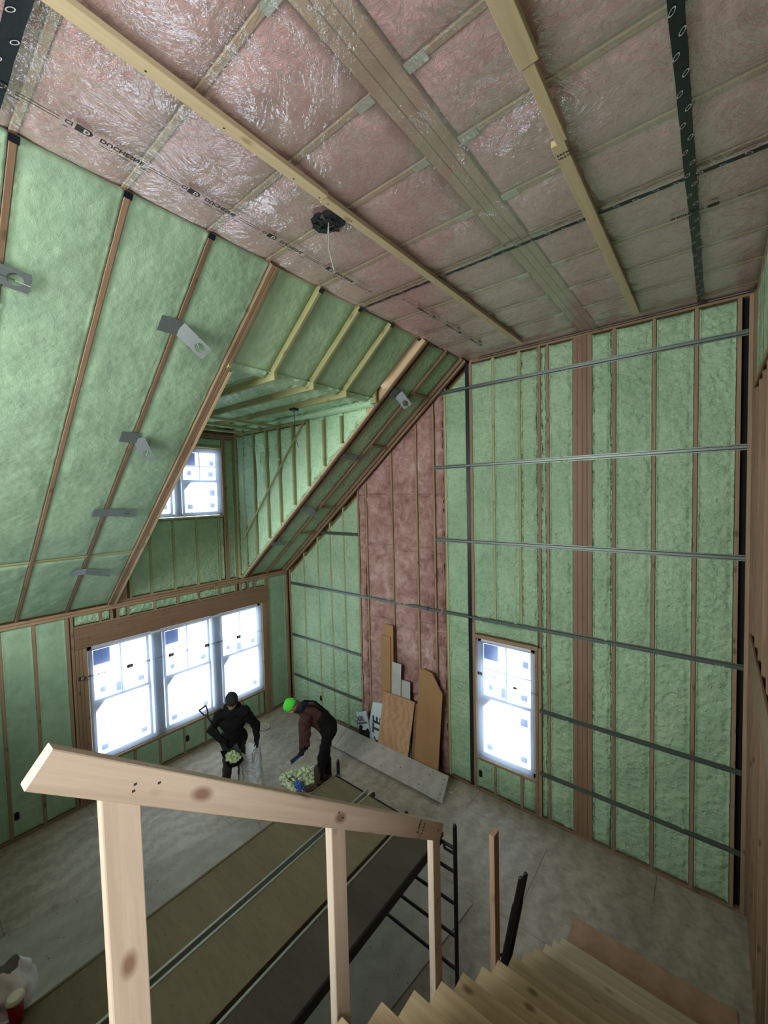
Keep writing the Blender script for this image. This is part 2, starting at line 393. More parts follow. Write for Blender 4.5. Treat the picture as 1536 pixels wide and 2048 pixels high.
# plates
for z0, z1 in ((3.09, 3.135), (3.135, 3.18)):
    beam('top_plate', (XL-.065, Y0, (z0+z1)/2), (XL-.065, YE, (z0+z1)/2), .13, z1-z0-.004, LUMBER, wl)
beam('bottom_plate', (XL-.065, Y0, .02), (XL-.065, YE, .02), .13, .04, LUMBER, wl)
ys = [-2.68, -2.28, -1.88, -1.46, -1.06, -.66, -.25, .16, .56, .98, 1.36]
for y in ys: stud(y-.02, y+.02, .04, 3.09)
for a, b in ((1.74, 1.785), (1.80, 1.84)): stud(a, b, .04, 3.09)
for a, b in ((1.845, 1.89), (1.893, 1.938), (1.941, 2.0)): stud(a, b, .04, 2.55)
for a, b in ((5.28, 5.335), (5.338, 5.385)): stud(a, b, .04, 2.55)
for a, b in ((5.39, 5.43), (5.435, 5.48)): stud(a, b, .04, 3.09)
stud(5.93, 5.985, .04, 3.09, out=.02)
ed = [Y0+.02]+ys+[1.76]
for a, b in zip(ed[:-1], ed[1:]):
    foam_bay('foam_bay', wl, (XL, a+.02, 0), (0, 1, 0), (0, 0, 1), (1, 0, 0), b-a-.04, .045, 3.085, FOAM_W, .016, .010, .005, seed=a)
foam_bay('foam_bay', wl, (XL, 5.482, 0), (0, 1, 0), (0, 0, 1), (1, 0, 0), .445, .045, 3.085, FOAM_W, .02, .008, .003, seed=3)
# header over the wide window, made of two laminated lengths
beam('window_header', (XL-.05, 1.845, 2.725), (XL-.05, 3.62, 2.725), .115, .335, LVL, wl, b=.002)
beam('window_header', (XL-.05, 3.622, 2.725), (XL-.05, 5.43, 2.725), .115, .335, LVL, wl, b=.002)
beam('header_plate', (XL-.065, 1.845, 2.91), (XL-.065, 5.43, 2.91), .13, .032, LUMBER, wl)
cells = [1.845, 2.215, 2.375, 2.47, 2.62, 3.06, 3.46, 3.87, 4.29, 4.68, 4.77, 4.955, 5.12, 5.39]
for i, y in enumerate(cells):
    if i: stud(y-.018, y+.018, 2.926, 3.09, nm='cripple_stud')
for a, b in zip(cells[:-1], cells[1:]):
    if b-a > .12:
        foam_bay('foam_bay', wl, (XL, a+.02, 0), (0, 1, 0), (0, 0, 1), (1, 0, 0), b-a-.04, 2.93, 3.087, FOAM, .022, .02, .004, nu=8, nv=5, seed=a)
# below the window
beam('rough_sill', (XL-.065, 2.0, .565), (XL-.065, 5.28, .565), .13, .036, LUMBER, wl)
us = [2.0, 2.2, 2.62, 3.03, 3.47, 3.89, 4.30, 4.72, 5.12, 5.28]
for y in us[1:-1]: stud(y-.018, y+.018, .04, .545, nm='cripple_stud')
for a, b in zip(us[:-1], us[1:]):
    foam_bay('foam_bay', wl, (XL, a+.02, 0), (0, 1, 0), (0, 0, 1), (1, 0, 0), b-a-.04, .045, .543, FOAM_W, .018, .012, .004, nu=8, seed=a)

# ---- dormer front wall
wd = struct(holed(XL-.15, XL-.13, 2.2, 4.86, ZK+.1, 6.5, (2.68, 4.45, 4.56, 5.90)).obj('wall_dormer', SHEATH))
beam('bottom_plate', (XL-.065, 2.4, 3.205), (XL-.065, 4.72, 3.205), .13, .04, LUMBER, wd)
for z in (6.13, 6.175): beam('top_plate', (XL-.065, 2.3, z), (XL-.065, 4.74, z), .13, .04, LUMBER, wd)
for a, b in ((2.44, 2.49), (2.495, 2.54), (2.545, 2.62)): stud(a, b, 3.225, 6.11, par=wd)
for a, b in ((4.455, 4.495), (4.5, 4.54)): stud(a, b, 3.225, 6.11, par=wd)
stud(4.70, 4.74, 3.225, 6.11, LUMBER_G, wd)
for y in (3.02, 3.43, 3.876, 4.33): stud(y-.018, y+.018, 3.225, 4.53, LUMBER_G, wd, 'cripple_stud')
stud(2.66, 2.70, 3.225, 4.53, LUMBER_G, wd, 'cripple_stud')
beam('rough_sill', (XL-.065, 2.62, 4.545), (XL-.065, 4.455, 4.545), .13, .036, LUMBER_G, wd)
beam('window_header', (XL-.065, 2.62, 5.935), (XL-.065, 4.455, 5.935), .13, .036, LUMBER_G, wd)
dd = [2.68, 3.02, 3.43, 3.876, 4.33, 4.455]
for a, b in zip(dd[:-1], dd[1:]):
    foam_bay('foam_bay', wd, (XL, a+.02, 0), (0, 1, 0), (0, 0, 1), (1, 0, 0), b-a-.04, 3.23, 4.525, FOAM, .018, .01, .003, seed=a)
foam_bay('foam_bay', wd, (XL, 2.62, 0), (0, 1, 0), (0, 0, 1), (1, 0, 0), 1.83, 5.955, 6.11, FOAM, .016, .008, .003, seed=5)
foam_bay('foam_bay', wd, (XL, 4.545, 0), (0, 1, 0), (0, 0, 1), (1, 0, 0), .15, 3.23, 6.11, FOAM, .02, .008, .003, nu=6, seed=6)

# ---- gable (end) wall
wb = struct(G().obj('wall_back', SHEATH))
g = G(); a, b, c, d = -3.02, -2.06, .56, 2.55
for x0, x1, z0, z1 in ((XL-.15, a, -.02, 7.3), (b, XW+.16, -.02, 7.3), (a, b, -.02, c), (a, b, d, 7.3)): g.box((x0, YE+.13, z0), (x1, YE+.15, z1))
wb.data = g.mesh('wall_back', SHEATH)
def ztop(x): return min(zs(x)-.02, 6.95) if x < XR else 6.95
def vst(x0, x1, z0, z1, mat=LUMBER, nm='stud', out=0.):
    return beam(nm, ((x0+x1)/2, YE+.065-out, z0), ((x0+x1)/2, YE+.065-out, z1), .13, x1-x0, mat, wb, (1, 0, 0))
beam('bottom_plate', (XL, YE+.065, .02), (XW, YE+.065, .02), .13, .04, LUMBER, wb)
beam('top_plate', (-3.06, YE+.065, 6.982), (XW, YE+.065, 6.982), .13, .05, LUMBER, wb)
sl_ = [-7.243, -6.768, -6.369, -5.962]
for x in sl_: vst(x-.018, x+.018, .04, ztop(x), LUMBER_G)
vst(-7.80, -7.74, .04, ztop(-7.78)+.05)
for x in (-5.545, -5.33, -4.69, -4.13, -3.765, -3.545): vst(x-.018, x+.018, .04, ztop(x)-.02, LUMBER, 'stud', -.012)
vst(-3.535, -3.50, .04, ztop(-3.52), LUMBER_G)
vst(-3.075, -3.02, .04, 6.955)
vst(-2.06, -2.015, .04, 2.60); vst(-2.01, -1.965, .04, 2.60)
for x in (-2.668, -2.26): vst(x-.018, x+.018, 2.86, 6.955, LUMBER_G)
for x in (-2.70, -2.268): vst(x-.018, x+.018, .04, .54, LUMBER, 'cripple_stud')
vst(-1.990, -1.952, 2.62, 6.955); vst(-1.872, -1.836, .04, 6.955)
for i in range(4): vst(-1.525+i*.0605, -1.525+i*.0605+.059, .04, 6.955, LVL, 'laminated_post')
for x in (-1.024, -.595, -.188): vst(x-.019, x+.019, .04, 6.955)
vst(.165, .205, .04, 6.955); vst(.262, .30, .04, 6.955, out=.03)
G().box((.205, YE+.06, .04), (.262, YE+.07, 6.95)).obj('gap_shade_strip', BLACKCLOTH, wb)  # black strip stands in for the dark of the open slot
# window rough opening
beam('rough_sill', (-3.02, YE+.065, .545), (-2.06, YE+.065, .545), .13, .04, LUMBER, wb)
beam('window_header', (-3.02, YE+.06, 2.58), (-2.015, YE+.06, 2.58), .135, .06, LUMBER, wb)
def bay(x0, x1, z0, z1, mat=FOAM, rec=.034, bul=.026, amp=.006, re=1., nm='foam_bay', **k):
    return foam_bay(nm, wb, (x0+.003, YE, 0), (1, 0, 0), (0, 0, 1), (0, -1, 0), x1-x0-.006, z0, z1, mat, rec, bul, amp*1.6, rough_edge=re, seed=x0, **dict(dict(nu=14), **k))
xs = [-7.243, -6.768, -6.369, -5.962, -5.545]
bay(-7.74, -7.261, .045, lambda u: ztop(-7.74+u)-.12)
for x0, x1 in zip(xs[:-1], xs[1:]):
    bay(x0+.018, x1-.018, .045, lambda u, x0=x0: ztop(x0+.02+u)-.12)
bay(-3.50, -3.075, .045, lambda u: ztop(-3.5+u)-.1, amp=.005)
bay(-3.02, -2.686, 2.86, 6.95); bay(-2.65, -2.278, 2.86, 6.95); bay(-2.242, -1.99, 2.86, 6.95)
bay(-3.02, -2.015, 2.615, 2.845, amp=.004, nu=16); beam('header_plate', (-3.02, YE+.065, 2.853), (-1.99, YE+.065, 2.853), .13, .014, LUMBER_G, wb)
bay(-1.952, -1.872, .045, 6.95, amp=.012, nu=5); bay(-1.836, -1.525, .045, 6.95, amp=.008)
bay(-1.283, -1.043, .045, 6.95, amp=.008); bay(-1.005, -.614, .045, 6.95); bay(-.576, -.207, .045, 6.95, amp=.005); bay(-.169, .165, .045, 6.95, amp=.006)
bay(-3.02, -2.718, .045, .525); bay(-2.682, -2.286, .045, .525); bay(-2.25, -2.06, .045, .525)
# pink batts: four stacked lengths per stud space
px_ = [(-5.548, -5.342, .022), (-5.322, -4.698, .024), (-4.682, -4.138, .024), (-4.122, -3.773, .024), (-3.757, -3.552, .024)]
for i, (x0, x1, am) in enumerate(px_):
    zz = [.045, 1.22+.1*(i % 2), 2.62-.12*(i % 3), 3.86+.1*(i % 2), 4.9, 6.9]
    for k in range(5):
        lo, hi = zz[k], zz[k+1]
        tp = lambda u, x0=x0, hi=hi: min(hi-.001, ztop(x0+u)-.03)
        if min(tp(0), tp(x1-x0)) < lo+.04: tp = (lambda u, x0=x0, hi=hi, lo=lo: max(lo+.01, min(hi-.001, ztop(x0+u)-.03)))
        if max(tp(0), tp(x1-x0)) < lo+.06: continue
        foam_bay('insulation_batt', wb, (x0, YE, 0), (1, 0, 0), (0, 0, 1), (0, -1, 0), x1-x0, lo, tp, BATT, .046, .036, am*1.35, seed=i*3+k, rough_edge=.4, back=.012)
# black tape beside the window stud
beam('tape_strip', (-3.10, YE-.008, .05), (-3.10, YE-.008, 6.95), .006, .062, TAPE, wb, (1, 0, 0))
# resilient channels: hat section
def channel(x0, x1, z, mat=GALV_D):
    pr = [(-.034, 0), (-.02, 0), (-.012, .016), (.012, .016), (.02, 0), (.034, 0), (.034, .0016), (.0212, .0016), (.013, .0178), (-.013, .0178), (-.0212, .0016), (-.034, .0016)]
    M = Matrix(((0, 0, 1, x0), (0, -1, 0, YE-.001), (1, 0, 0, z), (0, 0, 0, 1)))
    g = G().prism(pr, x1-x0, M)
    x = math.ceil(x0/.4064)*.4064
    while x < x1-.05:          # screw heads
        g.box((x-.006, YE-.004, z-.03), (x+.006, YE-.001, z-.022)); x += .4064
    return g.obj('resilient_channel', mat, wb)
for x0, x1, z in ((-3.86, .31, 6.573), (-3.74, .30, 5.341), (-3.72, .29, 4.115), (-6.93, -5.55, 4.115), (-7.72, -3.9, 2.884), (-3.92, .285, 2.882),
                  (-7.72, -5.56, 1.664), (-1.99, .28, 1.664), (-7.70, -5.56, .714), (-1.99, .275, .714)): channel(x0, x1, z)

# ---- roof slope
rs = struct(G().obj('ceiling_slope', SHEATH)); g = G()
def slab(y0, y1, x0, x1, off0=.24, off1=.26):
    P = lambda x, y, o: Vector((x, y, zs(x)))-SN*o
    vs = [P(x0,y0,off0), P(x1,y0,off0), P(x1,y1,off0), P(x0,y1,off0), P(x0,y0,off1), P(x1,y0,off1), P(x1,y1,off1), P(x0,y1,off1)]
    g.add(vs, [(0,3,2,1),(4,5,6,7),(0,1,5,4),(1,2,6,5),(2,3,7,6),(3,0,4,7)])
slab(Y0, 2.33, XL-.3, XR+.2); slab(4.88, YE+.15, XL-.3, XR+.2); slab(2.33, 4.74, XD+.25, XR+.2)
rs.data = g.mesh('ceiling_slope', SHEATH)

def rafter(y0, y1, xa=XL+.02, xb=XR-.02, mat=RAFTER, proud=0., dep=.2, nm='rafter'):
    p0 = Vector((xa, (y0+y1)/2, zs(xa)))-SN*(dep/2-proud); p1 = Vector((xb, (y0+y1)/2, zs(xb)))-SN*(dep/2-proud)
    return beam(nm, p0, p1, y1-y0, dep, mat, rs, SN)
ry = [-2.925, -2.34, -1.755, -1.17, -.585, 0., .587, 1.172, 1.768]
for y in ry: rafter(y-.019, y+.019, proud=.004)
rafter(2.312, 2.352, proud=.03, mat=LUMBER); rafter(2.355, 2.395, proud=.03, mat=LUMBER)
rafter(2.398, 2.436, xb=XD+.02, proud=.03, mat=PINE_R)
for y in (2.93, 3.515, 4.10): rafter(y-.019, y+.019, xa=XD, mat=LUMBER_G, proud=.004)
rafter(4.79, 4.83, proud=.022, mat=PINE_R, dep=.14); rafter(4.833, 4.873, proud=.022, mat=LUMBER, dep=.14)
for y in (4.98, 5.43): rafter(y-.019, y+.019, proud=.0, mat=RAFTER)
rafter(5.86, 5.905, proud=.02, mat=RAFTER); rafter(5.91, 5.965, proud=.05, mat=LUMBER)
Ls = (XR-XL)/SV.x; LD = (XD-XL)/SV.x
def sbay(y0, y1, v0, v1, mat=FOAM_W, rec=.014, bul=.014, amp=.007, **k):
    return foam_bay('foam_bay', rs, (XL, y0, ZK), (0, 1, 0), SV, SN, y1-y0, v0, v1, mat, rec, bul, amp, seed=y0, **k)
vb = (-6.65-XL)/SV.x                            # line of blocking low on the slope
e = [Y0]+ry+[2.331]
for a, b in zip(e[:-1], e[1:]):
    sbay(a+.021, b-.021, .03, vb-.03); sbay(a+.021, b-.021, vb+.025, Ls-.03)
    p = Vector((XL, 0, ZK))+SV*vb-SN*.06
    beam('blocking', (p.x, a+.02, p.z), (p.x, b-.02, p.z), .038, .11, LUMBER_G, rs, SN)
for a, b in zip((2.395, 2.93, 3.515, 4.10), (2.93, 3.515, 4.10, 4.74)):
    sbay(a+.02, b-.02, LD-.02, Ls-.03, FOAM_U, .07, .02, .008, nu=14)
sbay(4.875, 4.96, .03, Ls-.05, FOAM, .05, .014, .006, nu=6); sbay(5.0, 5.41, .03, Ls-.05, FOAM, .04, .014, .006)
sbay(5.45, 5.858, .03, Ls-.05, FOAM, .04, .014, .006)
for x in (-3.74, -4.66, -6.0, -6.66):
    p = Vector((x, 0, zs(x)))-SN*.03
    beam('blocking', (p.x, 5.45, p.z), (p.x, 5.86, p.z), .04, .09, LUMBER, rs, SN)
for y in (-.585, 0., .587, 1.172, 1.768, 2.35, 2.93, 3.515, 4.10, 4.69, 5.0, 5.43):
    M = frame((XR-.035, y, zs(XR-.035)), (0, 1, 0), SV); G().box((-.026, -.022, 0), (.026, .02, .010)).obj('tape_patch', TAPE, rs, M)
beam('tape_strip', (XR-.015, 3.52, ZC-.02), (XR-.015, 4.1, ZC-.02), .03, .006, TAPE, rs)

# ---- dormer ceiling and cheeks
dc = struct(G().box((XL-.15, 2.2, 6.50), (-3.9, 4.86, 6.52)).obj('ceiling_dormer', SHEATH))
ZD = 6.25
for y in (2.93, 3.515, 4.10): beam('joist', (XL+.02, y, ZD+.1), (XD+.12, y, ZD+.1), .038, .2, LUMBER_G, dc)
for y in (2.37, 4.72): beam('joist', (XL+.02, y, ZD+.11), (XD+.12, y, ZD+.11), .038, .18, LUMBER_G, dc)
for x, z in ((-6.28, 6.20), (-6.86, 6.205), (-7.42, 6.21)): beam('nailer', (x, 2.42, z), (x, 4.70, z), .085, .038, LUMBER_G, dc)
for a, b in zip((2.39, 2.95, 3.535, 4.12), (2.91, 3.495, 4.08, 4.70)):
    foam_bay('foam_bay', dc, (XL+.02, b, ZD), (0, -1, 0), (1, 0, 0), (0, 0, -1), b-a, 0, XD-XL+.05, FOAM_D, .11, .03, .022, nu=20, nv=90, seed=a, rope=.03)
ck = struct(G().add([(XL-.15, 4.86, 3.1), (XD+.1, 4.86, 6.42), (XD+.1, 4.86, 6.52), (XL-.15, 4.86, 6.52), (XL-.15, 4.88, 3.1), (XD+.1, 4.88, 6.42), (XD+.1, 4.88, 6.52), (XL-.15, 4.88, 6.52)],
     [(0,1,2,3),(4,7,6,5),(0,4,5,1),(3,2,6,7),(0,3,7,4),(1,5,6,2)]).obj('wall_dormer_side', SHEATH))
cx = [-7.80, -7.146, -6.72, -6.327, -5.916, -5.515, -5.108, -4.685, -4.25]
for x in [-7.5]+cx[1:-1]:
    beam('stud', (x, 4.79, zs(x)+.02), (x, 4.79, 6.18), .14, .036, LUMBER_G, ck, (1, 0, 0))
beam('stud', (-7.79, 4.79, 3.22), (-7.79, 4.79, 6.18), .14, .07, LUMBER_G, ck, (1, 0, 0))
beam('top_plate', (XL+.02, 4.79, 6.205), (-5.5, 4.79, 6.205), .14, .045, LUMBER_G, ck)
cc = [-7.75, -7.5, -7.146, -6.72, -6.327, -5.916, -5.515, -5.108, -4.685, -4.15]
for x0, x1 in zip(cc[:-1], cc[1:]):
    rp = x0 > -7.4
    foam_bay('foam_bay', ck, (x0+.02, 4.72, 0), (1, 0, 0), (0, 0, 1), (0, -1, 0), x1-x0-.04, lambda u, x0=x0: min(6.12, zs(x0+.02+u)-.005), 6.18 if x0 < -5.52 else 6.24, FOAM_D if rp else FOAM,
             .05 if rp else .03, .03 if rp else .012, .014 if rp else .005, nu=18, seed=x0, rope=.03 if rp else 0)
foam_bay('foam_bay', ck, (XL+.05, 4.69, 0), (1, 0, 0), (0, 0, 1), (0, -1, 0), XD-XL-.02, 6.232, 6.35, FOAM_D, .0, .02, .012, nu=60, nv=4, seed=8, rope=.02)
# diagonal steel-and-wood brace let across the cheek studs
beam('diagonal_brace', (-7.60, 4.712, 4.03), (-5.56, 4.712, 6.21), .02, .038, LUMBER_G, ck, (-1, 0, 1))
for x, z in ((-6.96, 4.80), (-6.36, 5.42), (-6.30, 5.60)): G().box((x-.03, 4.695, z-.02), (x+.03, 4.715, z+.02)).obj('foam_lump', SCRAP, ck)
ck2 = struct(G().add([(XL-.15, 2.18, 3.1), (XD+.1, 2.18, 6.42), (XD+.1, 2.18, 6.52), (XL-.15, 2.18, 6.52), (XL-.15, 2.2, 3.1), (XD+.1, 2.2, 6.42), (XD+.1, 2.2, 6.52), (XL-.15, 2.2, 6.52)],
     [(0,1,2,3),(4,7,6,5),(0,4,5,1),(3,2,6,7),(0,3,7,4),(1,5,6,2)]).obj('wall_dormer_near', SHEATH))
for x in cx[1:-1]: beam('stud', (x, 2.27, zs(x)+.02), (x, 2.27, 6.2), .14, .036, LUMBER_G, ck2, (1, 0, 0))
for x0, x1 in zip(cx[:-1], cx[1:]):
    foam_bay('foam_bay', ck2, (x1-.02, 2.34, 0), (-1, 0, 0), (0, 0, 1), (0, 1, 0), x1-x0-.04, lambda u, x1=x1: min(6.12, zs(x1-.02-u)+.02), 6.24, FOAM_D, .07, .03, .01, seed=x0, rope=.02)

# ---- ceiling: joists, pink batts, glossy film, strapping and tape
ce = struct(G().box((XR-.25, Y0, 7.26), (XW+.2, YE+.15, 7.28)).obj('ceiling', SHEATH))
jy = [-2.34, -1.755, -1.17, -.585, 0., .587, 1.155, 1.758, 2.30, 2.93, 3.50, 4.10, 4.69, 5.28, 5.86]
for y in jy:
    beam('joist', (XR-.1, y, 7.125), (-1.435, y, 7.125), .038, .2, CEILW, ce)
    beam('joist', (-1.222, y, 7.125), (XW, y, 7.125), .038, .2, CEILW, ce)
for i in range(3): beam('ridge_beam', (-1.432+.035+i*.07, Y0, 7.12), (-1.432+.035+i*.07, 3.3, 7.12), .066, .21, CEILW, ce)
for i in range(3): beam('ridge_beam', (-1.432+.035+i*.07, 3.305, 7.125), (-1.432+.035+i*.07, YE+.1, 7.125), .066, .2, CEILW, ce)
for y in jy:
    for x0, x1 in ((-1.55, -1.44), (-1.215, -1.10)):
        G().box((x0, y-.028, 7.019), (x1, y+.028, 7.0225)).obj('joist_hanger', LABELW, ce)
for a, b in zip([Y0]+jy, jy+[YE+.1]):
    for x0, x1 in ((XR-.1, -1.435), (-1.222, XW+.02)):
        foam_bay('insulation_batt', ce, (x0+.003, b-.021, 7.035), (0, -1, 0), (1, 0, 0), (0, 0, -1), b-a-.042, 0, x1-x0-.006, BATT_C, .0, .012, .006, nu=8, nv=20, seed=a+x0*3)
def fz(x, y):
    j = min(abs(y-k) for k in jy)
    sag = .014*smooth(j/.2)
    p = Vector((x, y, 0)); return 7.012-sag+.006*mnoise.noise(p*2.3)+.004*mnoise.noise(Vector((x*2, y*7, 3)))
G().grid(lambda s, t: (XR+.0+s*(XW-XR), Y0+t*(YE-Y0), fz(XR+s*(XW-XR), Y0+t*(YE-Y0))), 110, 240).obj('poly_film', FILM_C, ce, smooth=True)
def strip(y0, y1, x, wd_, t=.036): return beam('furring_strip', (x, y0, 6.988-t/2), (x, y1, 6.988-t/2), wd_, t, FURR, ce)
strip(Y0, 2.03, -2.113, .078); strip(2.036, 5.72, -2.125, .072)
strip(Y0, 2.06, -.715, .095, .04); strip(2.05, 2.62, -.722, .062, .036); strip(2.625, 5.70, -.745, .078, .036)
# nail heads and grade stamp on the strips
for y in (.9, 1.3, 1.78, 2.0, 2.08, 2.32, 2.95, 3.5, 4.1, 4.7):
    G().box((-2.13, y-.004, 6.9505), (-2.122, y+.004, 6.9525)).obj('nail_head', INK, ce)
MT = lambda x, y, z=6.9515: Matrix(((1, 0, 0, x), (0, -1, 0, y), (0, 0, -1, z), (0, 0, 0, 1)))
text('stamp_print', 'S-P-F KD', .022, INK, ce, MT(-.775, 2.72)); text('stamp_print', 'No.2 HT', .022, INK, ce, MT(-.775, 2.75))
def tape(p0, p1, wd_, n, off=.9):
    p0 = Vector(p0); p1 = Vector(p1); L = (p1-p0).length; M = frame(p0, p1-p0, Vector((0, 0, 1)).cross(p1-p0))
    def fn(s, t):
        e_ = wd_*.5+(.004*mnoise.noise(Vector((s*L*6, t*9, p0.x*3))))
        return (s*L, (t*2-1)*e_, -.002*mnoise.noise(Vector((s*L*4, t, 1)))-.001)
    tp = G().grid(fn, int(L/.05), 2).obj('tape_strip', TAPE, ce, M)
    for i in range(n):
        c = (i+.5)*L/n; g = G(); vs = []
        for k in range(20):
            t = 2*math.pi*k/20
            for q_ in (1, .72): 
                u_, v_ = math.cos(t)*.026*q_, math.sin(t)*.0105*q_
                vs.append((c+u_*.75-v_*.65, (.25 if i % 2 else -.25)*wd_+u_*.5+v_*.75, -.0045))
        fs = [(2*k, 2*((k+1) % 20), 2*((k+1) % 20)+1, 2*k+1) for k in range(20)]
        G().add(vs, fs).obj('oval_print', TAPEP, tp, M)
tape((-.158, Y0, 6.985), (-.15, 5.97, 6.985), .062, 74)
tape((XR+.02, 3.49, 6.984), (XW, 3.515, 6.984), .042, 28)
tape((XR+.1, .468, 6.983), (XW, .468, 6.983), .075, 22)
beam('tape_strip', (-2.9, YE-.012, 6.985), (XW, YE-.012, 6.985), .02, .006, TAPE, ce)
# print on the film, read from its back
def logo_poly(s):
    pts = [(0, -s/2), (s*1.1, -s/2)]+[(s*1.1+math.sin(t)*s*.5, -math.cos(t)*s/2) for t in [k*math.pi/8 for k in range(1, 8)]]+[(s*1.1, s/2), (0, s/2)]
    return pts
def print_line(y0, x, rev=False, par=ce, fl_=1):
    M = Matrix(((0, -1, 0, x), (1, 0, 0, y0), (0, 0, 1, 6.978), (0, 0, 0, 1)))
    if rev: M = M @ Matrix.Rotation(math.pi, 4, 'Z')
    G().prism(logo_poly(.05), .0005, M).obj('logo_print', INK, par)
    text('logo_print', 'D', .042, TAPEP, par, M @ Matrix.Translation((.036, -.015, -.0012)))
    text('word_print', 'DUCHESNE', .045, INK, par, M @ Matrix.Translation((.115, -.016, 0)))
    text('word_print', 'CI', .04, INK, par, M @ Matrix.Translation((.575, -.016, 0)))
    g = G()
    for yv in (.012, -.008): g.box((.375, yv-.0025, 0), (.555, yv+.0025, .0005), M)
    for a_, b_ in ((.12, .19), (.22, .28), (.34, .40), (.575, .60)): g.box((a_, .038, 0), (b_, .043, .0005), M)
    g.obj('line_print', INK, par)
for y in (-1.7, -1.08, -.46, .16, .785, 1.405, 2.03, 2.66): print_line(y, -2.757)
for y in (3.60, 4.225, 4.84): print_line(y+.62, -2.595, True)
M = Matrix(((-1, 0, 0, .0), (0, -1, 0, 3.955), (0, 0, 1, 6.978), (0, 0, 0, 1)))
G().prism(logo_poly(.045), .0005, M).obj('logo_print', INK, ce); text('word_print', 'DUCHESNE', .04, INK, ce, M @ Matrix.Translation((.09, -.014, 0)))
M2 = M @ Matrix.Translation((-.3, 0, 0)); g = G()
for yv in (.012, -.008): g.box((0, yv-.002, 0), (.15, yv+.002, .0005), M2)
g.obj('line_print', INK, ce); text('word_print', 'CI', .03, INK, ce, M @ Matrix.Translation((-.13, -.01, 0)))

# ---- right wall of the stair
wr = struct(G().box((XW+.14, .5, -.02), (XW+.16, YE+.15, 7.3)).obj('wall_right', SHEATH))
y = 5.93; yr = []
while y > .5: yr.append(y); y -= .4064
for i, y in enumerate(yr): beam('stud', (XW+.07, y, .04), (XW+.07, y, 6.97), .14, .038, LUMBER if i % 2 else RAFTER, wr, (0, 1, 0))
beam('stud', (XW+.05, 5.97, .04), (XW+.05, 5.97, 6.97), .14, .04, RAFTER, wr, (0, 1, 0))
beam('bottom_plate', (XW+.07, .5, .02), (XW+.07, YE, .02), .14, .04, LUMBER, wr)
beam('top_plate', (XW+.07, .5, 6.99), (XW+.07, YE, 6.99), .14, .04, LUMBER, wr)
for a, b in zip(yr[:-1], yr[1:]):
    foam_bay('foam_bay', wr, (XW, a-.02, 0), (0, -1, 0), (0, 0, 1), (-1, 0, 0), a-b-.04, 6.08, 6.965, FOAM, .01, .012, .006, seed=a)
beam('ledger_board', (XW-.01, 5.97, 5.98), (XW-.01, .5, 5.98), .02, .05, LUMBER, wr)
beam('rim_board', (XW-.01, 5.95, 3.08), (XW-.01, .4, 3.08), .02, .42, RAFTER, wr)

